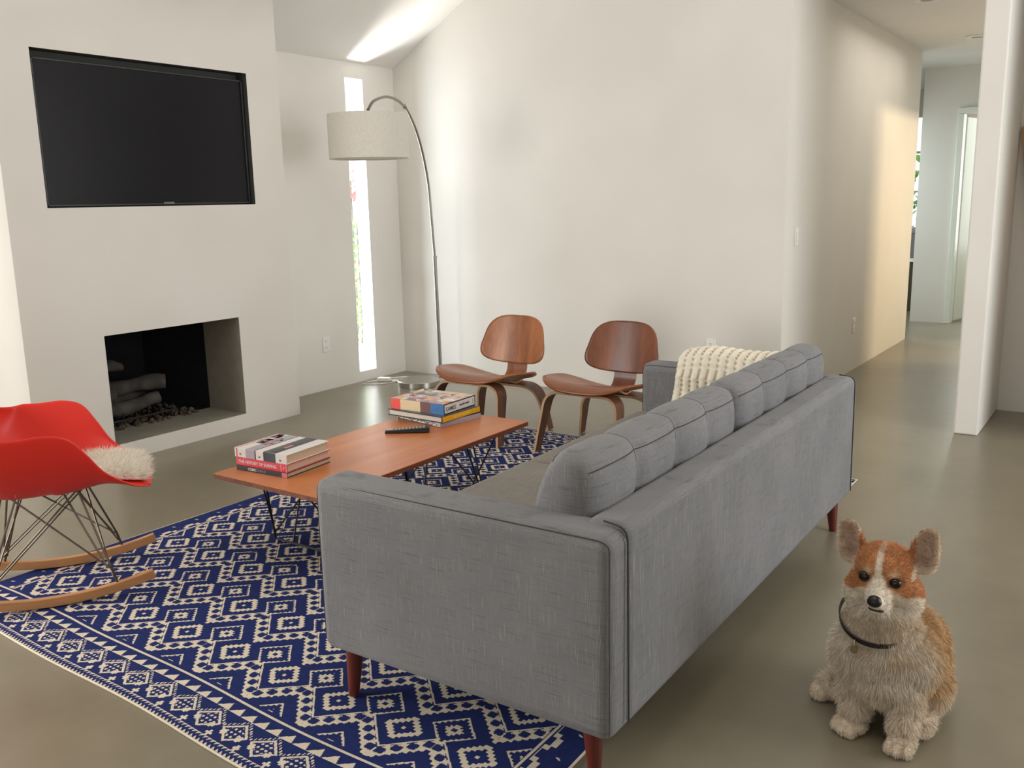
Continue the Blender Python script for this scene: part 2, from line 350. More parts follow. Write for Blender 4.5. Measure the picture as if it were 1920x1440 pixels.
    struct(b, 'trim_2', 'soot', 'soot black firebox inside the fireplace', 'firebox')
    # tv recess
    b = MB(); dx = .10
    for q in ([(X0, ty0, tz0), (X0 - dx, ty0, tz0), (X0 - dx, ty1, tz0), (X0, ty1, tz0)], [(X0, ty0, tz1), (X0, ty1, tz1), (X0 - dx, ty1, tz1), (X0 - dx, ty0, tz1)],
              [(X0, ty0, tz0), (X0, ty0, tz1), (X0 - dx, ty0, tz1), (X0 - dx, ty0, tz0)], [(X0, ty1, tz0), (X0 - dx, ty1, tz0), (X0 - dx, ty1, tz1), (X0, ty1, tz1)],
              [(X0 - dx, ty0, tz0), (X0 - dx, ty0, tz1), (X0 - dx, ty1, tz1), (X0 - dx, ty1, tz0)]): b.add(q, [(0, 1, 2, 3)])
    struct(b, 'trim_3', 'niche', 'dark recess in the chimney breast around the television', 'wall recess')
    # back wall (with hall opening) : follows the sloping ceiling
    b = MB(); RX, RZ = -.6, zc(-.6)
    def gable(xa, xb2, z0):
        pts = [xa] + ([RX] if xa < RX < xb2 else []) + [xb2]
        zt_ = lambda x: (zc(x) if x <= RX else RZ - SL * (x - RX)) + .15
        for p, q in zip(pts, pts[1:]):
            vv = [(x, y, z) for y in (YB, YB + .13) for x, z in ((p, z0), (q, z0), (q, zt_(q)), (p, zt_(p)))]
            b.add(vv, [(0, 1, 2, 3), (7, 6, 5, 4), (0, 4, 5, 1), (1, 5, 6, 2), (2, 6, 7, 3), (3, 7, 4, 0)])
    gable(XW - .2, XH, 0); gable(XH, -.92, 2.82); gable(-.78, -.20, 2.82); gable(-.20, 3.4, 0)  # rightmost piece is unseen, added with the side wall to darken the alcove
    struct(b, 'wall_back', 'wall', 'long white back wall behind the two wooden chairs', 'wall')
    b = MB(); b.box(-.92, -.785, YB, 8.75, 0, RZ); b.box(-.92, -.785, 8.75, 9.85, 2.10, 2.9); b.box(-.92, -.785, 9.85, 12.2, 0, 2.9)
    struct(b, 'wall_partition', 'wall', 'white end of the partition wall between hall and alcove', 'wall', bevel=.01, seg=3)
    b = MB(); b.box(-.785, 3.4, 6.905, 7.05, 0, 3.2); b.box(-.20, -.08, YB + .13, 6.905, 0, 2.9); struct(b, 'wall_alcove', 'wall', 'shaded wall at the back of the alcove on the right, with an added side wall', 'wall')  # side wall is out of view, added to keep light off the alcove
    b = MB(); b.box(XH - .13, XH, YB + .13, 9.93, 0, 2.95); struct(b, 'wall_hall', 'wall', 'long hall wall with the warm patch of sunlight', 'wall')
    # end wall of the hall, far window room
    b = MB(); b.box(-2.27, -1.86, 11.35, 11.47, 0, 2.95); b.box(-1.86, -.9, 11.35, 11.47, 2.30, 2.95)
    struct(b, 'wall_hall_end', 'wall', 'pale wall at the far end of the hall', 'wall'); b = MB()
    b.box(-6, -2.27, 11.35 + 2.2, 11.47 + 2.2, 0, .93); b.box(-6, -4.6, 13.55, 13.67, .93, 2.45); b.box(-2.4, -2.27, 13.55, 13.67, .93, 2.45); b.box(-6, -2.27, 13.55, 13.67, 2.45, 2.95)
    b.box(-2.27, -2.15, 11.47, 13.67, 0, 2.95); b.box(-6.1, -6, 9.8, 13.6, 0, 2.95); b.box(-6.0, XH - .13, 9.80, 9.93, 0, 2.95)
    b.box(-.9, .0, 11.35, 11.47, 0, 2.95); b.box(-.1, 0, 11.47, 13.6, 0, 2.95); b.box(-2.15, 0, 13.55, 13.67, 0, 2.95)
    struct(b, 'wall_far_room', 'wall', 'walls of the far room beyond the hall', 'wall')
    b = MB()
    for x in (-4.6, -3.5, -2.44): b.box(x, x + .04, 13.58, 13.62, .93, 2.45)
    b.box(-4.6, -2.4, 13.58, 13.62, 1.98, 2.01); b.box(-4.6, -2.4, 13.58, 13.62, .93, .97); struct(b, 'window_2', 'whitepaint', 'far room window with white frame at the end of the hall', 'window')
    # door frame and open door
    b = MB(); b.box(-1.90, -1.84, 11.315, 11.349, 0, 2.30); b.box(-1.858, -1.84, 11.351, 11.48, 0, 2.298); b.box(-1.9, -1.05, 11.315, 11.349, 2.302, 2.36); struct(b, 'trim_4', 'whitepaint', 'white casing around the doorway at the end of the hall', 'door frame', bevel=.004)
    dr = empty('door_1', (-1.83, 11.50, 0), math.radians(78)); tag(dr, 'white door standing open at the end of the hall', 'door', None, 'structure')
    b = MB(); b.box(0, .78, 0, .04, .02, 2.27); b.build('door_leaf', 'whitepaint', dr, bevel=.003)
    b = MB(); b.tube([(.70, 0, 1.02), (.70, -.05, 1.02)], .01); b.ell((.70, -.065, 1.02), (.026, .022, .026)); b.build('door_knob', 'nickel', dr, smooth=True)
    # side room walls + outer shell
    b = MB(); b.box(-.785, 1.6, 10.6, 10.7, 0, 2.9); b.box(1.5, 1.6, 7.05, 10.6, 0, 2.9); struct(b, 'wall_side_room', 'wall', 'wall of the side room off the hall', 'wall')
    b = MB(); b.box(3.3, 3.4, -3.3, 6.9, 0, 5.5); struct(b, 'wall_right', 'wall', 'right wall of the living room out of frame', 'wall')
    b = MB(); b.box(-5.6, 3.4, -3.3, -3.2, 0, 5.5); struct(b, 'wall_rear', 'wall', 'rear wall of the living room behind the camera', 'wall')
    # ceilings
    b = MB()
    xe = XW - .22
    b.add([(xe, -3.3, zc(xe)), (xe, YB + .1, zc(xe)), (RX, YB + .1, RZ), (RX, -3.3, RZ), (3.4, YB + .1, RZ - SL * (3.4 - RX)), (3.4, -3.3, RZ - SL * (3.4 - RX))],
          [(0, 1, 2, 3), (3, 2, 4, 5)])
    struct(b, 'ceiling', 'ceil', 'sloping white ceiling over the living room', 'ceiling')
    b = MB(); b.box(-6, XH, 9.93, 13.7, 2.80, 2.9); b.box(XH, 1.6, YB + .13, 13.7, 2.80, 2.9); b.box(1.6, 3.4, YB + .13, 6.9, 2.8, 2.9)
    struct(b, 'ceiling', 'ceil', 'flat white ceiling of the hall with recessed lights', 'ceiling')
    for (x, y, lb) in ((-1.47, 7.30, 'round recessed light in the hall ceiling nearest the living room'), (-1.45, 9.30, 'round recessed light in the hall ceiling near the far end')):
        r = empty('recessed_light', (x, y, 2.80), 0, label=lb, cat='ceiling light', group='recessed lights in the hall')
        b = MB(); b.lathe([(.055, -.012), (.095, -.012), (.10, 0), (.055, 0)], closed=True); b.build('trim_ring', 'whiteplastic', r, smooth=True)
        b = MB(); b.lathe([(.001, -.006), (.056, -.006), (.056, -.001), (.001, -.001)]); b.build('lamp_lens', 'grey', r, smooth=True)
build_room()

# ------------------------------------------------------------------ television
def build_tv():
    tv = empty('television', (XF - .045, 3.432, 1.880), 0, label='large black flat television recessed in the chimney breast above the fireplace', cat='television')
    b = MB(); b.box(-.06, .0, -.692, .692, -.390, .390); b.build('housing', 'tvbody', tv, bevel=.004)
    b = MB(); W, Hh, t = .692, .390, .010
    for y0, y1, z0, z1 in ((-W, W, -Hh, -Hh + t), (-W, W, Hh - t, Hh), (-W, -W + t, -Hh, Hh), (W - t, W, -Hh, Hh)): b.box(0, .012, y0, y1, z0, z1)
    b.build('bezel', 'tvedge', tv, bevel=.002)
    b = MB(); b.box(.0, .006, -W + t, W - t, -Hh + t, Hh - t); b.build('screen', 'screen', tv)
    text('brand_badge', 'SAMSUNG', .016, 'grey', tv, (.0128, .07, -.379), (PI / 2, 0, PI / 2), .0002, 'CENTER')
build_tv()

# ------------------------------------------------------------------ fireplace logs
def build_fire():
    def log(name, p, q, r, lb, seed):
        b = MB(); p, q = Vector(p), Vector(q); n = 10; pts = []; rs = []
        for i in range(n + 1):
            t = i / n; c = p.lerp(q, t); c += Vector((0, 0, .012 * math.sin(t * 7 + seed))); pts.append(c); rs.append(r * (1 + .14 * math.sin(t * 11 + seed * 2)) * (1 if 0 < i < n else .86))
        b.tube(pts, rs, 14); o = b.build(name, 'log', smooth=True, angle=50)
        for v in o.data.vertices: v.co += Vector(noise.noise_vector(v.co * 22 + Vector((seed,) * 3))) * .008
        return tag(o, lb, 'log', 'gas logs in the fireplace')
    X = -5.42
    log('fire_log', (X + .02, 3.06, .20), (X + .02, 3.58, .22), .045, 'dark grey log lying lowest across the front of the grate', 1)
    log('fire_log', (X - .12, 3.07, .24), (X - .10, 3.55, .24), .045, 'dark grey log behind the front one on the grate', 4)
    log('fire_log', (X - .15, 3.13, .33), (X + .05, 3.62, .33), .05, 'grey log with a pale cut end crossing over the lower logs', 2)
    log('fire_log', (X + .02, 3.05, .33), (X - .05, 3.30, .30), .045, 'short stubby grey log at the left end of the fireplace', 5)
    log('fire_log', (X - .2, 3.10, .45), (X - .1, 3.42, .455), .035, 'topmost grey log near the left side of the fireplace', 3)
    g = MB()
    for i in range(7):
        y = 3.08 + i * .09; g.tube(fillet([(X + .12, y, .19), (X + .11, y, .15), (X - .2, y, .15), (X - .22, y, .2)], .02), .006, 8)
    g.tube([(X + .11, 3.05, .145), (X + .11, 3.66, .145)], .007, 8); g.tube([(X - .18, 3.05, .145), (X - .18, 3.66, .145)], .007, 8)
    for y in (3.1, 3.62):
        for dx in (.1, -.17): g.tube([(X + dx, y, .145), (X + dx, y, .103)], .007, 8)
    tag(g.build('fire_grate', 'iron', smooth=True), 'black iron grate under the logs in the fireplace', 'grate')
    b = MB()
    for i in range(260):
        x = X + random.uniform(-.3, .17); y = random.uniform(3.04, 3.80); s_ = random.uniform(.008, .022)
        b.ell((x, y, .10 + s_ * .5), (s_, s_ * random.uniform(.6, 1.2), s_ * .8), (random.random() * 3,) * 3, 7, 5)
    o = tag(b.build('ash_and_embers', 'ash'), 'brown ash and ember chips on the firebox floor', 'ash', None, 'stuff')
build_fire()

# ------------------------------------------------------------------ wall plates
def plate(name, loc, rz, lb, switch=False):
    r = empty(name, loc, rz, label=lb, cat='light switch' if switch else 'power outlet')
    b = MB(); b.box(-.037, .037, -.006, 0, -.062, .062); b.build('cover_plate', 'whiteplastic', r, bevel=.003)
    if switch:
        b = MB(); b.box(-.017, .017, -.011, -.005, -.034, .034); b.build('rocker_switch', 'whiteplastic', r, bevel=.002)
    else:
        for z in (.026, -.026):
            b = MB(); b.box(-.017, .017, -.008, -.005, z - .017, z + .017); s_ = b.build('socket', 'whiteplastic', r, bevel=.003)
            b = MB()
            for x in (-.007, .007): b.box(x - .0012, x + .0012, -.0084, -.0078, z - .002, z + .008)
            b.ell((0, -.008, z - .008), (.003, .0006, .003), nu=10, nv=6); b.build('slot', 'slotgrey', s_)
    return r
plate('power_outlet', (XW, 5.13, .37), PI / 2, 'white power outlet on the window wall left of the slot window')
plate('power_outlet', (-2.52, YB, .42), 0, 'white power outlet on the back wall just above the knitted throw')
plate('power_outlet', (XH, 7.91, .385), PI / 2, 'white power outlet low on the hall wall')
plate('light_switch', (XH, 6.31, 1.19), PI / 2, 'white light switch on the hall wall near the corner', True)

# ------------------------------------------------------------------ rug
def build_rug():
    W, L, cs = 2.58, 3.42, .003
    nu, nv = int(W / cs), int(L / cs)
    u = (np.arange(nu) + .5) * cs; v = (np.arange(nv) + .5) * cs
    U, V = np.meshgrid(u, v)
    fr = lambda x: x - np.floor(x)
    tri = lambda x: np.abs(fr(x) - .5) * 4 - 1
    def field(U, V):
        p = U - .767; q = V - .382; P, Q = .263, .248
        out = np.zeros(U.shape, bool)
        # zigzag band of crosses
        pm = p - np.round(p / P) * P; y0 = -.134 + .124 * np.abs(pm) / (P / 2); d = q - y0; d = d - np.round(d / Q) * Q
        s = d / Q; w_ = np.abs(pm) / (P / 2) + s
        ser = tri(w_ / .125)
        band = (s > -.150 - .022 * ser) & (s < .128)
        dx = np.abs(fr(w_ / .25) * .25 - .125); sc_ = np.abs(s + .012)
        cross = ((dx < .100) & (sc_ < .026)) | ((dx < .030) & (sc_ < .088)) | ((dx < .078) & (sc_ < .050)) | ((dx < .052) & (sc_ < .070))
        gap = (s > .076) & (s < .096) & (dx < .085)
        b = band & ~cross & ~gap
        out |= b
        def loc(p, q):
            p = p - np.round(p / P) * P; q = q - np.round(q / Q) * Q
            a = (p / (P / 2) + q / (Q / 2)) / 2; b = (q / (Q / 2) - p / (P / 2)) / 2; return a, b
        a, b = loc(p, q); A = np.maximum(np.abs(a), np.abs(b)); o = np.where(np.abs(a) > np.abs(b), b, a); t = tri(o / .095)
        inA = A < .30
        cream = ((A < .262 + .022 * t) & (A > .165 - .022 * t)) | (np.abs(a) + np.abs(b) < .045)
        out = np.where(inA, cream, out)
        a, b = loc(p - .1315, q - .066); A = np.maximum(np.abs(a), np.abs(b)); o = np.where(np.abs(a) > np.abs(b), b, a); t = tri(o / .095)
        inB = A < .30
        cream = ((A > .262 - .020 * t)) | ((A < .125 + .025 * tri(o / .085 + .25)) & (np.abs(a) + np.abs(b) > .065))
        out = np.where(inB, cream, out)
        return out
    cr = field(U, V)
    ms = 0.13
    side = (U < ms) | (U > W - ms); uu = np.minimum(U, W - U)
    # side edging: thin line, stepped teeth, dashes, plain blue margin
    ft = fr(V / .124); st = np.floor((1 - np.abs(ft - .5) * 2) * 3) / 3
    sc = ((uu > ms - .012) & (uu < ms - .004)) | ((uu > ms - .022 - .05 * st) & (uu < ms - .018) & ~((uu > ms - .035) & (np.abs(ft - .5) < .16)))
    dash = (uu > .035) & (uu < .055) & (np.abs(ft - .0) < .07) & (np.abs(uu - .045 - (ft - .035) * .15) < .006)
    cr = np.where((np.minimum(V, L - V) < .222) & (np.minimum(V, L - V) > .2), False, cr)
    cr = np.where(side, sc | dash, cr)
    # end borders
    vv = np.minimum(V, L - V); end = vv < .212
    e = np.zeros_like(cr)
    e |= (vv > .199)
    e &= (vv < .2075)
    fx = fr(U / .0585); tv = (vv - .150) / .034
    e |= (tv > 0) & (tv < 1) & (fx > .69 * tv + .02) & (fx < .98 - .29 * tv)
    du = fr((U - .721) / .13) * .13 - .065; dv = vv - .090
    dd = np.abs(du) / .058 + np.abs(dv) / .046
    e |= (dd < 1.02) & (dd > .80)
    e |= (dd < .72) & (np.sin(U * 2 * PI / .0175) + np.sin(vv * 2 * PI / .0165) > .75)
    e |= (dd > 1.16) & (dd < 1.38) & (dv > .004) & (fr(U / .0105) > .55)
    dc = fr((U - .656) / .13) * .13 - .065
    for cu, cv in ((0, .050), (-.030, .057), (.030, .057)):
        x, y = np.abs(dc - cu), np.abs(vv - cv - (.018 if cu else -.004)); k = .0135 if cu == 0 else .012
        e |= ((x < k) & (y < k * .4)) | ((y < k) & (x < k * .4))
    e |= (vv < .034) & (vv > .021) & (fr(U / .018) < (vv - .021) / .013 * .95)
    e |= (vv < .017) & (fr(U / .018 + .4) < 1 - vv / .019)
    e |= vv < .004
    cr = np.where(end, e, cr)
    # geometry with gentle ripples
    ug = np.arange(nu + 1) * cs; vg = np.arange(nv + 1) * cs; UG, VG = np.meshgrid(ug, vg)
    Z = .006 + .0022 * (np.sin(UG * 3.1 + VG * 1.3) + np.sin(VG * 4.7 - UG * 2)) * .5
    Z += .003 * np.exp(-(((UG - .47) * .8 + (VG - .36) * .6) / .05) ** 2) * np.exp(-(((UG - .47) * .6 - (VG - .36) * .8) / .3) ** 2)
    X = UG * (1 - .045 * VG / L) + .004 * np.sin(VG * 5) + .006 * np.sin(VG * 1.7 + 1); Y = VG + .006 * np.sin(UG * 6.0) + .008 * np.sin(UG * 2.1) * (VG < 1)
    co = np.stack([X, Y, Z], -1).reshape(-1, 3).astype(np.float32)
    me = bpy.data.meshes.new('patterned_rug'); nf = nu * nv
    i = np.arange(nu); j = np.arange(nv); I, J = np.meshgrid(i, j); base = (J * (nu + 1) + I).ravel()
    loops = np.stack([base, base + 1, base + nu + 2, base + nu + 1], -1).ravel().astype(np.int32)
    me.vertices.add(len(co)); me.vertices.foreach_set('co', co.ravel()); me.loops.add(nf * 4); me.loops.foreach_set('vertex_index', loops)
    me.polygons.add(nf); me.polygons.foreach_set('loop_start', np.arange(nf, dtype=np.int32) * 4)
    me.materials.append(M['rugblue']); me.materials.append(M['rugcream']); me.polygons.foreach_set('material_index', cr.ravel().astype(np.int32))
    me.polygons.foreach_set('use_smooth', np.ones(nf, bool)); me.update(calc_edges=True); me.validate()
    root = empty('patterned_rug', (-3.72, 1.44, 0), math.radians(-1.55), label='large cobalt blue and cream diamond patterned rug under the sofa and coffee table', cat='rug')
    o = bpy.data.objects.new('woven_field', me); COL.objects.link(o); o.parent = root
    b = MB()
    for a, c in (((0, 0), (W, 0)), ((W, 0), (W, L)), ((W, L), (0, L)), ((0, L), (0, 0))):
        pts = []
        for k in range(61):
            t = k / 60; x = a[0] + (c[0] - a[0]) * t; y = a[1] + (c[1] - a[1]) * t
            pts.append((x * (1 - .045 * y / L) + .004 * math.sin(y * 5) + .006 * math.sin(y * 1.7 + 1), y + .006 * math.sin(x * 6) + (.008 * math.sin(x * 2.1) if y < 1 else 0), .0042))
        b.tube(pts, .0036, 6)
    b.build('edge_binding', 'rugcream', root, smooth=True)
build_rug()
RUGZ = .009

# ------------------------------------------------------------------ sofa
def build_sofa():
    Lg, Dp = 2.28, .965                      # length (y), depth (x)
    root = empty('sofa', (-.965, 1.76, 0), math.radians(.88), label='long grey slub fabric sofa seen from behind on dark red tapered legs', cat='sofa')
    zb, zt, at_ = .185, .70, .145
    def soft(name, x0, x1, y0, y1, z0, z1, bev, mat='fab', seg=5):
        b = MB(); b.box(x0, x1, y0, y1, z0, z1)
        o = b.build(name, mat, root, bevel=bev, seg=seg); return o
    def seam(name, pts, par, r=.0032):
        b = MB(); b.tube(fillet(pts, .03, 5), r, 6); return b.build(name, 'seam', par, smooth=True)
    # arms (front edge -Dp .. back 0)
    a1 = soft('armrest', -Dp, 0, 0, at_, zb - .012, zt, .035)
    seam('seam', [(-Dp + .008, .012, zb + .02), (-Dp + .008, .012, zt - .012), (-.03, .008, zt - .010), (-.006, .008, zt - .02), (-.006, .008, zb + .01)], a1, .0017)
    a2 = soft('armrest', -Dp, 0, Lg - at_, Lg, zb - .012, zt, .035)
    seam('seam', [(-Dp + .008, Lg - at_ + .012, .46), (-Dp + .008, Lg - at_ + .012, zt - .010), (-.02, Lg - at_ + .012, zt - .009)], a2, .0018)
    # back frame between the arms; its joints with the arms are piped dark
    bk = soft('back_frame', -.115, .008, .075, Lg - .075, zb, zt + .012, .03)
    seam('seam', [(-.06, .082, zt + .012), (.006, .078, zt + .004), (.011, .078, zb + .02)], bk, .0025)
    seam('seam', [(-.06, Lg - .08, zt + .012), (.006, Lg - .077, zt + .004), (.010, Lg - .077, zb + .02)], bk, .0025)
    soft('seat_base', -Dp + .02, -.1, at_ - .01, Lg - at_ + .01, zb, .33, .012)
    mid = Lg / 2
    for y0, y1 in ((at_ + .003, mid - .002), (mid + .002, Lg - at_ - .003)):
        soft('seat_cushion', -Dp - .012, -.20, y0, y1, .325, .475, .032, 'fab_top')
    # channelled back cushions
    def cushion(y0, y1, nch, seed):
        th, hh = .20, .40; lean = math.radians(13)
        n = nch * 14; mrow = 44
        def fn(i, j):
            t = i / n * nch; fr_ = t - math.floor(t) if i < n else 1.0
            puff = 1 - abs(2 * fr_ - 1) ** 3.2; endc = min(i, n - i) / 4.0; e = min(1, endc); e = math.sqrt(max(0, 1 - (1 - e) ** 2))
            a = 2 * PI * j / mrow; ca, sa = math.cos(a), math.sin(a)
            k = 3.6; sx = math.copysign(abs(ca) ** (2 / k), ca); sz = math.copysign(abs(sa) ** (2 / k), sa)
            tw = th / 2 * (.82 + .20 * puff) * (.70 + .30 * e); tz = hh / 2 * (.985 + .018 * puff) * (.90 + .10 * e)
            x = sx * tw; z = sz * tz
            x *= 1.0 - .22 * (z / (hh / 2)) ** 2
            x2 = x * math.cos(lean) + z * math.sin(lean) ; z2 = z * math.cos(lean) - x * math.sin(lean) * .6
            y = y0 + (y1 - y0) * i / n
            wob = noise.noise(Vector((x * 5, y * 4, z * 5 + seed))) * .012
            return (-.215 + x2 + wob, y, .655 + z2 + wob * .6)
        b = MB(); vv = [fn(i, j) for i in range(n + 1) for j in range(mrow)]
        fs = [(i * mrow + j, i * mrow + (j + 1) % mrow, (i + 1) * mrow + (j + 1) % mrow, (i + 1) * mrow + j) for i in range(n) for j in range(mrow)]
        fs += [tuple(range(mrow - 1, -1, -1)), tuple(n * mrow + j for j in range(mrow))]
        b.add(vv, fs); o = b.build('back_cushion', 'fab', root, smooth=True, angle=80)
        b = MB()
        for jj in (6, 16):                   # piping along the two top edges
            b.tube([Vector(fn(i, jj)) * 1.0 for i in range(1, n)], .0016, 6)
        for kc in range(1, nch): b.tube([Vector(fn(kc * 14, q)) for q in range(4, 20)], .0010, 5)
        b.build('piping', 'seam', o, smooth=True)
    cushion(at_ - .035, mid - .004, 4, 0); cushion(mid + .004, Lg - at_ + .05, 4, 5)
    for lx, ly in ((-Dp + .065, .07), (-.10, .10), (-Dp + .065, Lg - .07), (-.07, Lg - .06)):
        b = MB(); sgx = -1 if lx < -.5 else 1; sgy = -1 if ly < 1 else 1
        b.tube([(lx - sgx * .004, ly, .20), (lx + sgx * .008, ly + sgy * .008, RUGZ if not (lx > -.2) else .0)], [.031, .016], 16); b.build('leg', 'legwood', root, smooth=True, angle=60)
build_sofa()

# ------------------------------------------------------------------ knitted throw on far arm
def build_throw():
    root = empty('knitted_throw', (0, 0, 0), 0, label='cream ribbed knitted throw draped over the far arm of the sofa', cat='throw')
    # profile across the arm (y, z): hangs down the inner face, over the top and down outside
    prof = [(3.80, .484), (3.868, .50), (3.878, .60), (3.872, .68), (3.885, .725), (3.93, .745), (3.985, .745), (4.04, .73), (4.072, .69), (4.085, .6), (4.09, .52)]
    cum = [0]
    for a, c in zip(prof, prof[1:]): cum.append(cum[-1] + math.hypot(c[0] - a[0], c[1] - a[1]))
    def at(t):
        s = t * cum[-1]
        for k in range(len(prof) - 1):
            if s <= cum[k + 1] or k == len(prof) - 2:
                f = (s - cum[k]) / (cum[k + 1] - cum[k]); return prof[k][0] + (prof[k + 1][0] - prof[k][0]) * f, prof[k][1] + (prof[k + 1][1] - prof[k][1]) * f
    X0, X1 = -1.80, -1.16; nr = 15; NU, NV = 15 * 12, 120; vv = []; mi = []
    for j in range(NV + 1):
        t = j / NV; y, z = at(t)
        for i in range(NU + 1):
            u = i / NU; ribp = (u * nr) % 1.0; rib = math.sin(PI * ribp) ** .7 * .011
            kn = .0025 * abs(math.sin(t * 62 + (int(u * nr) % 2) * 1.5)) * math.sin(PI * ribp)
            x = X0 + (X1 - X0) * u + .035 * math.sin(t * 3.0) * (1 - u) - (.02 if t < .5 else 0) * (.5 - t)
            top = max(0, math.sin(PI * min(1, max(0, (z - .58) / .17)) / 2)); bulge = (.028 * math.sin(PI * u) + .010 * math.sin(u * 9)) * top
            off = .012 + rib + kn + bulge
            if t < .35: vv.append((x, y - off, z + .002))
            elif t < .7: vv.append((x, y - off * .3, z + off))
            else: vv.append((x, y + off, z))
    fs = []
    for j in range(NV):
        for i in range(NU):
            a = j * (NU + 1) + i; fs.append((a, a + 1, a + NU + 2, a + NU + 1))
            r = (i + .5) / 12 % 1.0; mi.append(1 if (r < .15 or r > .85) and (j % 4 < 2) else 0)
    b = MB(); b.add(vv, fs, mi); o = b.build('knitted_cloth', ['knit', 'knitgap'], root, smooth=True, angle=180)
build_throw()

# ------------------------------------------------------------------ coffee table
TT = .37
def build_table():
    root = empty('coffee_table', (-2.853, 3.045, 0), 0, label='long low coffee table with orange brown veneer top and black wire base', cat='coffee table')
    b = MB(); b.box(-.32, .32, -.715, .715, TT - .003, TT); b.box(-.32, .32, -.715, .715, TT - .022, TT - .003, 1); b.build('tabletop', ['tabletop', 'tabledge'], root)
    for yc, s in ((-.47, 1), (.42, -1)):
        b = MB(); r = .0048; z0 = RUGZ + .006; zu = TT - .024
        xs = .25
        b.tube(fillet([(-xs + .05, yc + s * .02 - .10, zu), (-xs, yc, z0), (xs, yc, z0), (xs - .05, yc - .08, zu)], .02), r, 8)
        w2 = b.build('wire_base', 'blackwire', root, smooth=True)
        b = MB()
        for sx in (-1, 1):
            for p, q in (((sx * xs, yc, z0 + .03), (sx * .06, yc + .14, zu)), ((sx * xs, yc, z0 + .03), (sx * .12, yc - .16, zu)), ((sx * xs * .55, yc, z0), (sx * .22, yc + .18, zu))):
                b.tube([p, q], r * .85, 8)
        b.build('brace', 'blackwire', w2, smooth=True)
        for sx in (-1, 1):
            b = MB(); b.box(sx * .2 - .06, sx * .2 + .06, yc - .11, yc - .08, zu - .004, zu + .0015); b.build('mounting_plate', 'blackwire', w2)
build_table()

# ------------------------------------------------------------------ books and remote
def book(name, loc, rz, sx, sy, h, cover, pages, lb, spine='F', cat='book', grp=None, edge=None, spine_mat=None, cv=.003):
    """spine 'F' = -y side, 'R' = +x side"""
    root = empty(name, loc, rz, label=lb, cat=cat, group=grp)
    b = MB()
    ix = (.006, .006 if spine != 'R' else .0); iy = (.006 if spine != 'F' else .0, .006)
    b.box(ix[0], sx - ix[1], iy[0], sy - iy[1], cv, h - cv); b.build('page_block', pages, root)
    b = MB(); b.box(0, sx, 0, sy, 0, cv); b.box(0, sx, 0, sy, h - cv, h)
    c = b.build('cover', cover, root, bevel=.0008, seg=1)
    b = MB()
    if spine == 'F': b.box(0, sx, -.003, .001, 0, h)
    else: b.box(sx - .001, sx + .003, 0, sy, 0, h)
    sp = b.build('spine', spine_mat or cover, root, bevel=.0012)
    return root, c, sp
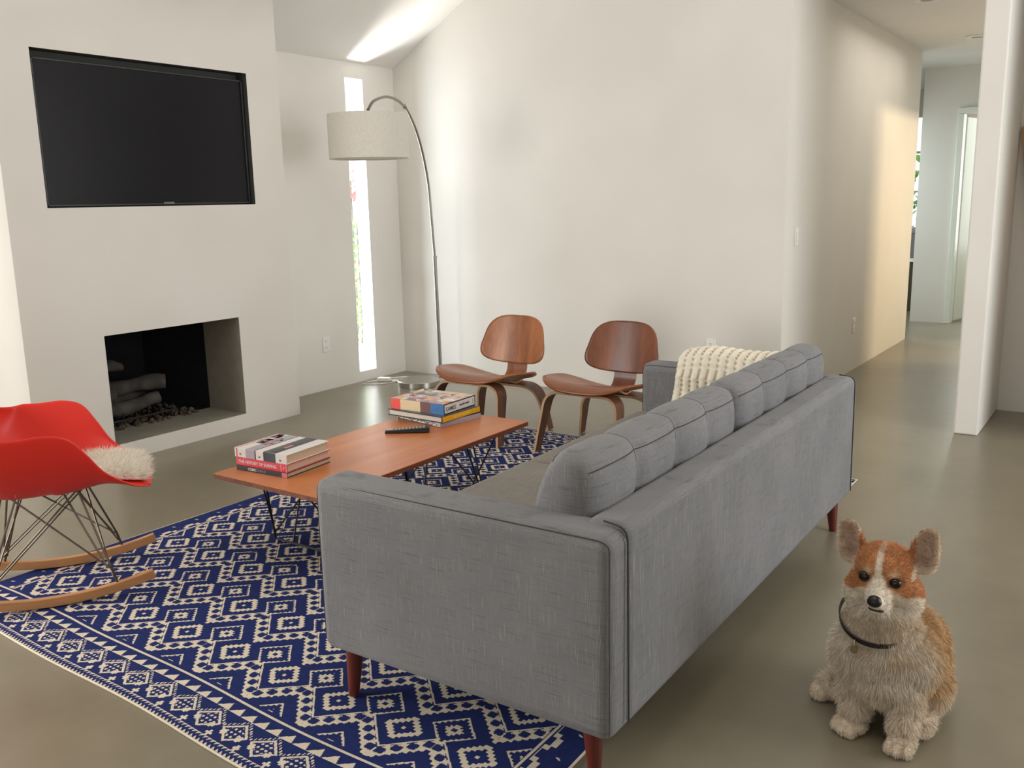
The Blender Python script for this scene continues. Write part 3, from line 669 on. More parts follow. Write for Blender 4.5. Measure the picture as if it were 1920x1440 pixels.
def build_books():
    g1, g2 = 'books stacked at the near end of the coffee table', 'books stacked at the far end of the coffee table'
    o1 = (-3.132, 2.421); rz = math.radians(4.5); z = TT
    r, c, s = book('book', (*o1, z), rz, .29, .262, .022, 'bk_black', 'page', 'black book with white COMIC GENIUS lettering at the bottom of the near stack', grp=g1)
    text('spine_title', 'COMIC', .0155, 'bk_white', r, (.068, -.0036, .011), (PI / 2, 0, 0)); text('spine_title', 'GENIUS', .0145, 'bk_grey', r, (.121, -.0036, .011), (PI / 2, 0, 0))
    b = MB(); b.box(.262, .29, -.0038, -.002, .001, .021); b.build('spine_band', 'bk_pink', r)
    z += .022
    r, c, s = book('book', (o1[0] - .002, o1[1] + .002, z), rz, .292, .262, .034, 'bk_red', 'page', 'red book titled THE HISTORY OF SURFING in the middle of the near stack', grp=g1)
    text('spine_title', 'THE HISTORY OF SURFING', .0185, 'bk_white', r, (.016, -.0036, .017), (PI / 2, 0, 0), sx=.98)
    for x in (.258, .287):
        b = MB(); b.box(x, x + .0022, -.0038, -.002, .001, .033); b.build('spine_rule', 'bk_white', r)
    text('publisher_mark', '//', .014, 'bk_white', r, (.270, -.0036, .016), (PI / 2, 0, 0))
    z += .034
    r, c, s = book('book', (o1[0] - .010, o1[1] + .004, z), rz, .298, .258, .040, 'bk_white', 'page', 'white book with black and grey striped cover on top of the near stack', grp=g1)
    b = MB(); h = .0403
    for x0, x1, m_ in ((.066, .118, 0), (.118, .124, 1), (.168, .236, 1), (.172, .200, 2), (.010, .016, 3)):
        b.box(x0, x1, -.0037, -.002, .001, .0395, m_)
        b.box(x0, x1, -.002, .2575, .0398, h if m_ != 2 else h + .0001, m_)
    # dark silhouettes and small colour patches of the cover picture
    for q in range(26):
        u = random.uniform(.02, .062); v = random.uniform(.10, .24); a = random.uniform(.004, .012); b.add([(u - a, v - a * 2, h + .0002), (u + a, v - a, h + .0002), (u + a * .6, v + a * 2, h + .0002), (u - a, v + a, h + .0002)], [(0, 1, 2, 3)], 1)
    for q in range(16):
        u = random.uniform(.072, .112); v = random.uniform(.06, .20); a = random.uniform(.003, .008); b.add([(u - a, v - a * 2, h + .0003), (u + a, v - a, h + .0003), (u + a * .6, v + a * 2, h + .0003), (u - a, v + a, h + .0003)], [(0, 1, 2, 3)], 4 if q % 3 else 3)
    b.add([(.200, .08, h + .0003), (.218, .08, h + .0003), (.218, .13, h + .0003), (.200, .13, h + .0003)], [(0, 1, 2, 3)], 5)
    b.build('cover_print', ['bk_lilac', 'bk_navy', 'bk_dgrey', 'bk_red', 'bk_tan', 'bk_pink'], r)
    for x in (.034, .145, .262): text('publisher_mark', '/e', .012, 'bk_black', r, (x, -.0040, .015), (PI / 2, 0, 0), align='CENTER')
    # ---- far stack
    z = TT; a2 = math.radians(-9.6)
    r, c, s = book('book', (-3.175, 3.490, z), a2, .342, .275, .026, 'bk_black', 'pagew', 'book with black and white speckled edge at the bottom of the far stack', 'R', grp=g2, spine_mat='bk_lilac')
    b = MB(); b.box(.001, .34, -.0015, 0, .003, .023)
    for q in range(90):
        x = random.uniform(.01, .335); zz = random.uniform(.004, .021); a = random.uniform(.002, .006)
        b.add([(x - a, -.0021, zz - a * .6), (x + a, -.0021, zz - a * .3), (x + a * .7, -.0021, zz + a * .5), (x - a * .5, -.0021, zz + a * .4)], [(0, 1, 2, 3)], 1)
    b.build('speckled_edge', ['bk_white', 'bk_dgrey'], r)
    z += .026
    r, c, s = book('book', (-3.186, 3.433, z), math.radians(-1.8), .365, .300, .033, 'bk_black', 'pagew', 'large black covered book with yellow spine in the middle of the far stack', 'R', grp=g2, cv=.005)
    b = MB(); b.box(.3665, .3695, .004, .300, .003, .030); b.build('spine_label', 'bk_yellow', r, bevel=.001)
    b = MB(); rs = random.Random(3); yq = .085
    while yq < .215:
        wq = rs.uniform(.006, .013); b.box(.3693, .3700, yq, yq + wq, .010 + rs.uniform(0, .003), .020 + rs.uniform(0, .004)); yq += wq + .004
    b.build('faint_spine_lettering', 'bk_mustard', r)
    z += .033
    root = empty('boxed_book', (-3.178, 3.451, z), math.radians(1.8), label='thick boxed book with colourful triangle patterned cover on top of the far stack', cat='book', group=g2)
    SX, SY, Hh = .342, .270, .053
    b = MB(); b.box(0, SX, 0, SY, 0, Hh); b.build('slipcase', 'bk_black', root, bevel=.001)
    b = MB(); e = .0006
    for x0, x1, m_ in ((0, .062, 0), (.062, .192, 1), (.192, .258, 2), (.258, SX, 3)): b.box(x0, x1, -e, 0, 0, Hh, m_)
    b.build('front_colour_blocks', ['bk_orange', 'bk_cream', 'bk_brown', 'bk_blue'], root)
    b = MB(); n, mm = 8, 6; pal = ['bk_pinkl', 'bk_mustard', 'bk_grey', 'bk_white', 'bk_lilac', 'bk_skin', 'bk_dgrey', 'bk_cream']; rr = random.Random(5)
    for i in range(n):
        for j in range(mm):
            x0, x1 = i * SX / n, (i + 1) * SX / n; y0, y1 = j * SY / mm, (j + 1) * SY / mm; zt = Hh + .0004
            b.add([(x0, y0, zt), (x1, y0, zt), (x1, y1, zt), (x0, y1, zt)], [(0, 1, 3), (1, 2, 3)] if (i + j) % 2 else [(0, 1, 2), (0, 2, 3)], [rr.randrange(8), rr.randrange(8)])
    b.build('triangle_print', pal, root)
    b = MB(); b.box(SX, SX + .0006, .006, SY - .008, .004, Hh - .006); b.build('spine_label', 'bk_white', root)
    text('spine_title', 'EAMES', .030, 'bk_black', root, (SX + .001, .016, Hh * .44), (PI / 2, 0, PI / 2), sx=.95)
    text('spine_subtitle', 'beautiful details', .016, 'bk_black', root, (SX + .001, .130, Hh * .5), (PI / 2, 0, PI / 2), sx=.85); text('spine_mark', '|', .03, 'bk_black', root, (SX + .001, .245, Hh * .5), (PI / 2, 0, PI / 2))
    # ---- remote control
    r = empty('remote_control', (-3.008, 3.213, TT), math.atan2(.127, .178), label='black television remote control lying on the coffee table', cat='remote control')
    b = MB(); Lr = .218
    b.add([(0, -.022, .002), (Lr, -.025, .002), (Lr, .025, .002), (0, .022, .002), (.002, -.019, .014), (Lr - .002, -.023, .028), (Lr - .002, .023, .028), (.002, .019, .014)],
          [(3, 2, 1, 0), (4, 5, 6, 7), (0, 1, 5, 4), (1, 2, 6, 5), (2, 3, 7, 6), (3, 0, 4, 7)]); b.build('handset', 'black', r, bevel=.004, seg=3)
    b = MB(); zz = lambda x: .0144 + x / Lr * .014
    for i in range(9):
        for j in range(3):
            x = .05 + i * .017; y = -.012 + j * .012; b.box(x, x + .009, y - .0035, y + .0035, zz(x) - .002, zz(x) + .0022)
    b.build('button', 'grey', r)
    b = MB(); b.box(.008, .04, -.014, .014, .0135, .0172); b.build('shiny_panel', 'nickel', r, bevel=.001)
build_books()

# ------------------------------------------------------------------ moulded plywood lounge chairs
def build_lcw(loc, rz, lb, back='walnut', seat='walnut_seat'):
    root = empty('plywood_lounge_chair', loc, rz, label=lb, cat='chair', group='moulded plywood lounge chairs')
    # seat
    def sz(x, y):
        ax = abs(x) / .30; t = (y + .26) / .50
        z = .390 - .20 * y + .040 * ax ** 2.4 * (.4 + .6 * min(1, t * 1.6)) - .020 * math.exp(-((y - .10) / .13) ** 2) * (1 - ax ** 2)
        if y < -.13: z -= .055 * ((-.13 - y) / .13) ** 2
        z += .022 * max(0, t - .55) / .45 * ax ** 2
        return z
    NR, NT_ = 14, 72; vv = [(0, 0, sz(0, 0))]
    for k in range(1, NR + 1):
        for j in range(NT_):
            a = 2 * PI * j / NT_; c, s = math.cos(a), math.sin(a); e = 2 / 3.0
            x = .314 * math.copysign(abs(c) ** e, c); y = -.01 + .252 * math.copysign(abs(s) ** e, s); x *= 1 - .08 * max(0, y) / .25
            f = k / NR; x *= f; y *= f; vv.append((x, y, sz(x, y)))
    fs = [(0, 1 + j, 1 + (j + 1) % NT_) for j in range(NT_)]
    for k in range(NR - 1):
        for j in range(NT_): a = 1 + k * NT_; fs.append((a + j, a + NT_ + j, a + NT_ + (j + 1) % NT_, a + (j + 1) % NT_))
    b = MB(); b.add(vv, fs); o = b.build('seat', seat, root, smooth=True, angle=60); rim(o, .011, -1)
    # backrest: rounded trapezoid, leaning and curved
    def outline(a):
        c, s = math.cos(a), math.sin(a); e = 2 / 3.6
        x = .262 * math.copysign(abs(c) ** e, c); z = .155 * math.copysign(abs(s) ** e, s)
        x *= 1.05 - .27 * (z + .155) / .31 ; z += -.010 * (abs(x) / .26) ** 2 * (1 if z < 0 else -.2) * -1
        return x, z
    def bp(x, z): return (x, .335 + (z) * .26 - .055 * (x / .26) ** 2, .572 + z)
    vv = [bp(0, 0)]
    for k in range(1, NR + 1):
        for j in range(NT_): x, z = outline(2 * PI * j / NT_); f = k / NR; vv.append(bp(x * f, z * f))
    b = MB(); b.add(vv, fs); o = b.build('backrest', back, root, smooth=True, angle=60); rim(o, .010, 0)
    # spine: one bent strip from backrest down and forward under the seat
    path = fillet([(0, .385, .62), (0, .345, .46), (0, .325, .335), (0, .215, .295), (0, .12, .345), (0, -.15, .362)], .06, 7)
    b = MB(); b.ribbon(path, (1, 0, 0), [.15] * len(path), .012, (0, 1)); b.build('spine', [back, 'plyedge'], root, smooth=True, angle=50)
    # leg frames
    zf = .012
    fp = fillet([(-.272, -.265, zf), (-.232, -.175, .368), (.232, -.175, .368), (.272, -.265, zf)], .085, 8)
    wd = [.060 + .035 * min(1, p[2] / .3) for p in fp]
    b = MB(); b.ribbon(fp, (0, 1, 0), wd, .015, (0, 1)); b.build('front_leg_frame', ['plydark', 'plyedge'], root, smooth=True, angle=50)
    rp = fillet([(-.285, .285, .004), (-.225, .24, .296), (.225, .24, .296), (.285, .285, .004)], .11, 8)
    wd = [.055 + .040 * min(1, p[2] / .25) for p in rp]
    b = MB(); b.ribbon(rp, (0, 1, .12), wd, .015, (0, 1)); b.build('rear_leg_frame', ['plydark', 'plyedge'], root, smooth=True, angle=50)
    return root
build_lcw((-3.415, 4.62, 0), 0, 'reddish brown moulded plywood lounge chair nearer the floor lamp')
build_lcw((-2.63, 4.66, 0), 0, 'darker moulded plywood lounge chair partly hidden by the far sofa arm', 'walnut2', 'walnut2_seat')

# ------------------------------------------------------------------ arc floor lamp
def build_lamp():
    root = empty('arc_floor_lamp', (-4.86, 5.62, 0), 0, label='brushed nickel arc floor lamp with white drum shade in the corner', cat='floor lamp')
    b = MB(); b.lathe([(.17, 0), (.17, .004), (.175, .008), (.175, .045), (.168, .052), (.001, .053)]); b.build('base', 'nickel_base', root, smooth=True, angle=30)
    B0 = Vector((-4.86, 5.62, 0)); S = Vector((-4.517, 4.805, 0)) - B0
    raw = [(-4.7694, 5.797, .045), (-4.7638, 5.775, .70), (-4.761, 5.764, 1.04), (-4.7514, 5.726, 1.386), (-4.7443, 5.698, 1.613), (-4.7257, 5.625, 1.834), (-4.704, 5.54, 1.989), (-4.680, 5.445, 2.099), (-4.660, 5.366, 2.160), (-4.629, 5.246, 2.203), (-4.600, 5.130, 2.214), (-4.575, 5.034, 2.205), (-4.540, 4.895, 2.164), (-4.520, 4.817, 2.100)]
    W_ = [Vector(q) - B0 for q in raw]
    b = MB(); b.tube(W_[:3], .0155, 14); b.tube([W_[2] - Vector((0, 0, .012)), W_[2] + Vector((0, 0, .008))], .018, 14); b.build('lower_pole', 'nickel', root, smooth=True)
    def crom(P, n=5):
        out = []
        for i in range(len(P) - 1):
            p0, p1, p2, p3 = P[max(i - 1, 0)], P[i], P[i + 1], P[min(i + 2, len(P) - 1)]
            for k in range(n):
                t = k / n; out.append(.5 * (2 * p1 + (p2 - p0) * t + (2 * p0 - 5 * p1 + 4 * p2 - p3) * t * t + (3 * p1 - p0 - 3 * p2 + p3) * t ** 3))
        return out + [P[-1]]
    arc = crom(W_[2:], 4); top = Vector((S.x, S.y, 2.075))
    b = MB(); b.tube(arc, .0105, 12); b.build('arc_arm', 'nickel', root, smooth=True)
    k = arc[24]; b = MB(); b.tube([k, k + (arc[25] - k).normalized() * .02], .015, 10); b.tube([k, k + Vector((.0, .0, .03))], .004, 8); b.build('joint_collar', 'nickel', root, smooth=True)
    b = MB(); b.ell(top + Vector((0, 0, .015)), (.012, .012, .012)); b.lathe([(.03, -.03), (.03, -.012), (.012, -.008), (.012, 0)], (top.x, top.y, top.z), 24); b.build('finial', 'nickel', root, smooth=True)
    R_, z0, z1 = .275, 1.775, 2.07
    b = MB(); b.lathe([(R_, z0), (R_, z1), (R_ - .004, z1), (R_ - .004, z0)], (S.x, S.y, 0), 72, closed=True); sh = b.build('drum_shade', 'shade', root, smooth=True, angle=30)
    b = MB(); b.lathe([(.02, z0 + .010), (R_ - .006, z0 + .010), (R_ - .006, z0 + .013), (.02, z0 + .013)], (S.x, S.y, 0), 48); b.build('diffuser', 'shade', sh, smooth=True, angle=30)
    b = MB()
    for a in range(3): t = a * 2 * PI / 3 + .5; b.tube([(S.x, S.y, z1 - .02), (S.x + R_ * .99 * math.cos(t), S.y + R_ * .99 * math.sin(t), z1 - .004)], .003, 6)
    b.tube([(S.x, S.y, z1 - .05), (S.x, S.y, 2.06)], .010, 10); b.build('spider_fitting', 'nickel', sh, smooth=True)
build_lamp()
# power strip, adapter and cords on the floor in the corner
def build_cords():
    r = empty('power_adapter', (-5.24, 5.62, 0), math.radians(20), label='small white power adapter on the floor under the slot window', cat='power adapter')
    b = MB(); b.box(-.055, .055, -.03, .03, 0, .032); b.build('adapter_body', 'whiteplastic', r, bevel=.005)
    b = MB(); b.box(.085, .135, -.035, -.012, 0, .018); b.build('plug', 'whiteplastic', r, bevel=.003)
    b = MB()
    b.tube(bez((.05, 0, .01), (.07, 0, .008), (.07, -.02, .008), (.088, -.024, .008), 6), .003, 6); b.build('short_lead', 'whiteplastic', r, smooth=True)
    def cord(pts, lb, mat='whiteplastic', par=None):
        par = par or r
        c = []
        for p, q, s_, t_ in pts: c += bez(p, q, s_, t_, 14)
        b = MB(); b.tube(c, .004, 8); o = b.build('cord', mat, par, smooth=True); o.matrix_parent_inverse = par.matrix_basis.inverted()
    cord([((-5.33, 5.50, .005), (-5.25, 5.85, .005), (-5.15, 5.95, .005), (-5.02, 5.78, .005))], 'white cord looping along the wall behind the power adapter')
    cord([((-5.30, 5.42, .005), (-5.12, 5.45, .005), (-5.1, 5.6, .005), (-5.15, 5.75, .005)), ((-5.15, 5.75, .005), (-5.2, 5.9, .005), (-5.05, 5.95, .005), (-4.9, 5.88, .005))], 'white cord curling around the front of the power adapter')
    cord([((-5.05, 5.98, .005), (-4.95, 6.02, .005), (-4.9, 5.95, .005), (-4.78, 5.97, .005))], '', 'grey')
build_cords()

# ------------------------------------------------------------------ fur helper: tapered blades as real geometry
def fur_mesh(name, roots, dirs, lens, width, mats, parent, cols=None, curl=.3, gravity=(0, 0, -1), gfac=.3):
    N = len(roots); roots = np.asarray(roots); dirs = np.asarray(dirs); lens = np.asarray(lens)[:, None]
    rnd = rng.normal(size=(N, 3)); d0 = dirs / np.linalg.norm(dirs, axis=1, keepdims=True)
    side = np.cross(d0, rnd); side /= np.linalg.norm(side, axis=1, keepdims=True) + 1e-9
    g = np.array(gravity)[None]; d1 = d0 + rnd * curl * .3 + g * gfac; d1 /= np.linalg.norm(d1, axis=1, keepdims=True)
    d2 = d1 + g * gfac; d2 /= np.linalg.norm(d2, axis=1, keepdims=True)
    w_ = width * side
    p0, p1, p2 = roots, roots + d0 * lens * .45, roots + d0 * lens * .45 + d1 * lens * .35
    p3 = p2 + d2 * lens * .3
    V_ = np.stack([p0 - w_, p0 + w_, p1 - w_ * .85, p1 + w_ * .85, p2 - w_ * .5, p2 + w_ * .5, p3], 1).reshape(-1, 3).astype(np.float32)
    base = (np.arange(N) * 7)[:, None]
    q = np.array([[0, 1, 3, 2], [2, 3, 5, 4]]); tr = np.array([4, 5, 6])
    lq = (base[:, :, None] + q[None]).reshape(N, 8); lt = base + tr[None]
    loops = np.concatenate([lq, lt], 1).ravel().astype(np.int32)
    starts = (np.arange(N) * 11)[:, None] + np.array([0, 4, 8])[None]
    me = bpy.data.meshes.new(name); me.vertices.add(len(V_)); me.vertices.foreach_set('co', V_.ravel()); me.loops.add(len(loops)); me.loops.foreach_set('vertex_index', loops)
    me.polygons.add(N * 3); me.polygons.foreach_set('loop_start', starts.ravel().astype(np.int32))
    for mm in mats: me.materials.append(M[mm])
    me.polygons.foreach_set('use_smooth', np.ones(N * 3, bool)); me.update(calc_edges=True)
    if cols is not None:
        ca = me.color_attributes.new('Col', 'FLOAT_COLOR', 'POINT'); c4 = np.concatenate([np.repeat(cols, 7, 0), np.ones((N * 7, 1))], 1).astype(np.float32); ca.data.foreach_set('color', c4.ravel())
    o = bpy.data.objects.new(name, me); COL.objects.link(o); o.parent = parent; return o
def sample_mesh(me, n, mat=None):
    nv = len(me.vertices); co = np.empty(nv * 3, np.float32); me.vertices.foreach_get('co', co); co = co.reshape(-1, 3)
    me.calc_loop_triangles(); nt_ = len(me.loop_triangles); ti = np.empty(nt_ * 3, np.int32); me.loop_triangles.foreach_get('vertices', ti); ti = ti.reshape(-1, 3)
    a, b, c = co[ti[:, 0]], co[ti[:, 1]], co[ti[:, 2]]; nn = np.cross(b - a, c - a); ar = np.linalg.norm(nn, axis=1) / 2
    idx = rng.choice(nt_, n, p=ar / ar.sum()); r1 = np.sqrt(rng.random(n))[:, None]; r2 = rng.random(n)[:, None]
    p = a[idx] * (1 - r1) + b[idx] * r1 * (1 - r2) + c[idx] * r1 * r2
    nrm = nn[idx] / (np.linalg.norm(nn[idx], axis=1, keepdims=True) + 1e-12); return p, nrm

# ------------------------------------------------------------------ red rocking armchair with sheepskin
def build_rar():
    root = empty('rocking_armchair', (-3.445, 1.785, 0), math.atan2(.57, .82) * -1, label='red moulded plastic rocking armchair with wire legs and wooden rockers', cat='rocking chair')
    # local +y = forward, +x = sitter's right
    rows = [(.374, .388, .120, .0, .0), (.366, .398, .170, .0, .0), (.346, .408, .203, .0, .0), (.310, .418, .228, .008, .0), (.225, .428, .250, .060, .0), (.165, .420, .268, .150, .0), (.105, .410, .285, .232, .0), (.03, .402, .298, .262, .0),
            (-.06, .398, .305, .262, .005), (-.14, .405, .308, .256, .02), (-.205, .445, .305, .212, .06), (-.25, .52, .29, .140, .085), (-.28, .60, .262, .07, .085), (-.305, .67, .222, .022, .06), (-.320, .72, .165, .0, .03)]
    nr = len(rows)
    def row(s):
        s = s * (nr - 1); i = min(int(s), nr - 2); f = s - i; R0, R1, R2, R3 = rows[max(i - 1, 0)], rows[i], rows[i + 1], rows[min(i + 2, nr - 1)]
        return [.5 * (2 * p1 + (p2 - p0) * f + (2 * p0 - 5 * p1 + 4 * p2 - p3) * f * f + (3 * p1 - p0 - 3 * p2 + p3) * f ** 3) for p0, p1, p2, p3 in zip(R0, R1, R2, R3)]
    def fn(u, s):
        y, z, hw, rise, wrap = row(s); q = u * 2 - 1; aq = abs(q)
        x = hw * math.copysign(min(1, aq * 1.25) if aq < .6 else .75 + .25 * math.sin((aq - .6) / .4 * PI / 2), q)
        t = max(0, (aq - .38) / .62); h = t ** 1.7; x += math.copysign(.030 * t * t * (rise / .26), q); z += .028; y -= .012
        return (x, y + wrap * h + .02 * h * (rise / .26), z + rise * h - .012 * (1 - aq ** 2) * (1 if s < .5 else 0))
    b = MB(); b.grid(fn, 56, 72); o = b.build('seat_shell', 'red', root, smooth=True, angle=180); rim(o, .008, 0); q = o.modifiers.new('s', 'SUBSURF'); q.levels = 1; q.render_levels = 1
    # rockers
    for sx in (-1, 1):
        Rr = 1.25; pts = []
        for k in range(25):
            a = math.radians(-17.5 + 34.5 * k / 24); pts.append((sx * .212, -.02 + Rr * math.sin(a), RUGZ + .020 + Rr * (1 - math.cos(a))))
        b = MB(); b.ribbon([Vector(p) for p in pts], (1, 0, 0), [.026] * 25, .036); b.build('rocker', 'maple', root, bevel=.003, smooth=True)
    # wire legs
    def rz_(y): a = math.asin((y + .02) / 1.25); return RUGZ + .036 + 1.25 * (1 - math.cos(a))
    for sx in (-1, 1):
        for yy, ym in ((.215, .10), (-.235, -.11)):
            b = MB(); foot = Vector((sx * .212, yy, rz_(yy) - .01)); knee = foot + Vector((-sx * .004, -.02 if yy > 0 else .02, .075))
            b.tube([foot, knee], .005, 8); b.tube([knee, (sx * .105, ym, .420)], .0042, 8); b.tube([knee + Vector((0, -.012, 0)), (sx * .085, ym - .055, .415)], .0042, 8)
            b.build('leg', 'chrome', root, smooth=True)
    b = MB()
    for sx in (-1, 1):
        b.tube([(sx * .208, .195, rz_(.2) + .06), (sx * .105, -.13, .416)], .0036, 8); b.tube([(sx * .208, -.215, rz_(-.2) + .06), (sx * .105, .10, .422)], .0036, 8)
        b.tube([(sx * .208, -.235, rz_(-.2) + .03), (sx * .095, .12, .423)], .0036, 8)
    b.tube([(-.208, .20, rz_(.2) + .03), (.105, .10, .422)], .0034, 8); b.tube([(.208, .20, rz_(.2) + .03), (-.105, .10, .422)], .0034, 8)
    b.tube([(-.208, -.22, rz_(-.2) + .03), (.105, -.10, .416)], .0034, 8); b.tube([(.208, -.22, rz_(-.2) + .03), (-.105, -.10, .416)], .0034, 8)
    b.tube(fillet([(-.105, .10, .418), (.105, .10, .418), (.105, -.11, .414), (-.105, -.11, .414), (-.105, .10, .418)], .01), .004, 8)
    b.build('cross_wires', 'chrome', root, smooth=True)
    # sheepskin : fleece pad lying in the seat and up the back
    sk = empty('sheepskin', root.location, root.rotation_euler.z, label='fluffy cream sheepskin lying in the red rocking chair', cat='sheepskin')
    def pf(u, s):
        s2 = .13 + s * .80; x, y, z = fn(.22 + .56 * u, s2); edge = min(u, 1 - u, s, 1 - s) * 2
        up = .013 + .029 * min(1, edge * 4); return (x, y + (up if s2 > .6 else .006), z + up * (1 if s2 < .6 else .2))
    b = MB(); b.grid(pf, 24, 50); pad = b.build('fleece_pad', 'fur', sk, smooth=True, angle=180); rim(pad, .01, 0)
    p, n = sample_mesh(pad.data, 26000); n *= np.sign(n[:, 2:3] + .35 * n[:, 1:2] + 1e-6); n[:, 2] = np.maximum(n[:, 2], .25)
    d = n * .8 + rng.normal(size=n.shape) * .45; d[:, 1] += np.where(p[:, 1] > .2, .75, .15); d[:, 2] += .2
    d[:, 2] = np.where(p[:, 2] < .52, np.maximum(d[:, 2], .30), d[:, 2]); out = p.copy(); out[:, 1] = 0; out[:, 2] = 0; d += out * np.where(p[:, 1:2] > .2, 2.2, .2)
    fur_mesh('long_fur', p, d, rng.uniform(.020, .050, len(p)), .0008, ['fur'], sk, curl=1.3, gfac=.10)
build_rar()

# ------------------------------------------------------------------ corgi
def build_dog():
    root = empty('corgi_dog', (-.50, 2.52, 0), 0, label='sitting tan and white corgi looking at the camera beside the sofa', cat='dog')
    O = Vector((-.50, 2.52, 0))
    parts = [  # centre, radii, rot (world coordinates)
        ((-.517, 2.475, .482), (.082, .078, .066), (0, 0, 0)), ((-.514, 2.46, .445), (.088, .07, .055), (0, 0, 0)),
        ((-.513, 2.43, .452), (.042, .055, .040), (.5, 0, 0)), ((-.512, 2.395, .432), (.034, .040, .030), (.5, 0, 0)), ((-.511, 2.372, .424), (.025, .026, .023), (0, 0, 0)),
        ((-.511, 2.40, .404), (.034, .036, .018), (.35, 0, 0)),
        ((-.572, 2.462, .412), (.044, .046, .050), (0, 0, 0)), ((-.458, 2.468, .420), (.046, .046, .052), (0, 0, 0)),
        ((-.515, 2.468, .362), (.088, .072, .062), (0, 0, 0)), ((-.518, 2.49, .30), (.105, .085, .075), (0, 0, 0)),
        ((-.518, 2.50, .225), (.130, .100, .105), (0, 0, 0)), ((-.505, 2.475, .165), (.095, .072, .080), (0, 0, 0)), ((-.60, 2.51, .20), (.050, .065, .085), (0, 0, 0)), ((-.425, 2.51, .215), (.060, .07, .09), (0, 0, 0)),
        ((-.492, 2.60, .230), (.108, .115, .115), (0, 0, 0)), ((-.485, 2.69, .155), (.112, .115, .125), (0, 0, 0)), ((-.48, 2.76, .10), (.10, .09, .09), (0, 0, 0)),
        ((-.575, 2.645, .085), (.062, .105, .075), (0, 0, .3)), ((-.400, 2.62, .085), (.045, .09, .075), (0, 0, -.1)),
        # front legs and paws
        ((-.446, 2.465, .115), (.046, .045, .085), (0, 0, 0)), ((-.440, 2.437, .055), (.037, .038, .055), (0, 0, 0)), ((-.434, 2.412, .024), (.036, .045, .025), (0, 0, 0)),
        ((-.578, 2.475, .125), (.044, .045, .085), (0, .1, 0)), ((-.566, 2.450, .06), (.035, .037, .055), (0, .1, 0)), ((-.572, 2.428, .022), (.046, .038, .022), (0, 0, .5)),
        ((-.600, 2.415, .018), (.020, .020, .017), (0, 0, 0)), ((-.585, 2.402, .018), (.017, .020, .017), (0, 0, 0)), ((-.565, 2.398, .018), (.016, .020, .017), (0, 0, 0)),
        ((-.457, 2.378, .018), (.0135, .019, .017), (0, 0, 0)), ((-.436, 2.372, .019), (.0135, .020, .018), (0, 0, 0)), ((-.415, 2.378, .018), (.0135, .019, .017), (0, 0, 0)),
        # hind feet
        ((-.640, 2.61, .055), (.040, .055, .045), (0, 0, .5)), ((-.672, 2.578, .035), (.031, .048, .032), (0, 0, .6)), ((-.690, 2.552, .026), (.028, .028, .024), (0, 0, .6)),
        ((-.398, 2.515, .034), (.028, .05, .032), (0, 0, -.1)),
    ]
    EARS = ((-.604, .500, -.615, .588, .040, 2.472), (-.426, .508, -.413, .600, .040, 2.472))
    def ear(cx, cz, bx, bz, tx, tz, hw, y):
        out = []
        for k in range(9):
            t = k / 8; x = bx + (tx - bx) * t; z = bz + (tz - bz) * t; w_ = hw * (math.sin(PI * (.34 + .46 * t)) ** .7)
            out.append(((x, y + .012 * (1 - t), z), (w_, .0095 + .006 * (1 - t), .020), (0, 0, 0)))
        return out
    earL = ear(0, 0, -.602, .492, -.614, .580, .040, 2.472); earR = ear(0, 0, -.428, .500, -.413, .590, .040, 2.472)
    b = MB()
    for c, r, rot in parts + earL + earR: b.ell(Vector(c) - O, r, rot, 20, 12)
    o = b.build('body', 'coat', root, smooth=True, angle=180)
    rm = o.modifiers.new('remesh', 'REMESH'); rm.mode = 'VOXEL'; rm.voxel_size = .0042; rm.use_smooth_shade = True
    sm = o.modifiers.new('smooth', 'SMOOTH'); sm.factor = .6; sm.iterations = 7
    dg = bpy.context.evaluated_depsgraph_get(); dg.update(); me = bpy.data.meshes.new_from_object(o.evaluated_get(dg)); o.modifiers.clear(); o.data = me
    nv = len(me.vertices); co = np.empty(nv * 3, np.float32); me.vertices.foreach_get('co', co); co = co.reshape(-1, 3); nrm = np.empty(nv * 3, np.float32); me.vertex_normals.foreach_get('vector', nrm); nrm = nrm.reshape(-1, 3)
    Wc = co + np.array(O)[None]
    def earmask(Wc, bx, bz, tx, tz, hw, y):
        ax = np.array([tx - bx, tz - bz]); L_ = np.linalg.norm(ax); ax /= L_; px = Wc[:, 0] - bx; pz = Wc[:, 2] - bz; t = (px * ax[0] + pz * ax[1]) / L_; s = (px * ax[1] - pz * ax[0]) / hw
        return t, s
    # scoop the ears
    for prm in EARS:
        t, s = earmask(Wc, *prm); w_ = np.clip(1 - (s / .8) ** 2, 0, 1) * np.clip(1 - ((t - .52) / .62) ** 2, 0, 1); front = (nrm[:, 1] < -.2) & (t > -.15)
        co[:, 1] += np.where(front, .011 * w_, 0)
    # fur undulation on body
    for i in range(nv):
        pass
    co[:, 2] = np.maximum(co[:, 2], .001); me.vertices.foreach_set('co', co.ravel()); me.update()
    def colour(P, Nn):
        x, y, z = P[:, 0], P[:, 1], P[:, 2]; n = len(P)
        white = np.array(srgb(240, 229, 212)[:3]); cream = np.array(srgb(208, 178, 140)[:3]); orange = np.array(srgb(198, 138, 94)[:3]); tan = np.array(srgb(206, 174, 134)[:3]); pink = np.array(srgb(204, 174, 156)[:3])
        C = np.tile(white, (n, 1))
        def put(mask, col, soft=None):
            w_ = mask.astype(float)[:, None] if soft is None else np.clip(mask, 0, 1)[:, None]; C[:] = C * (1 - w_) + col * w_
        sstep = lambda v, a, b: np.clip((v - a) / (b - a), 0, 1)
        nz = np.sin(x * 90 + y * 50) * np.sin(z * 80 + x * 40) * .012
        # torso flanks/back tan
        body = (z < .36)
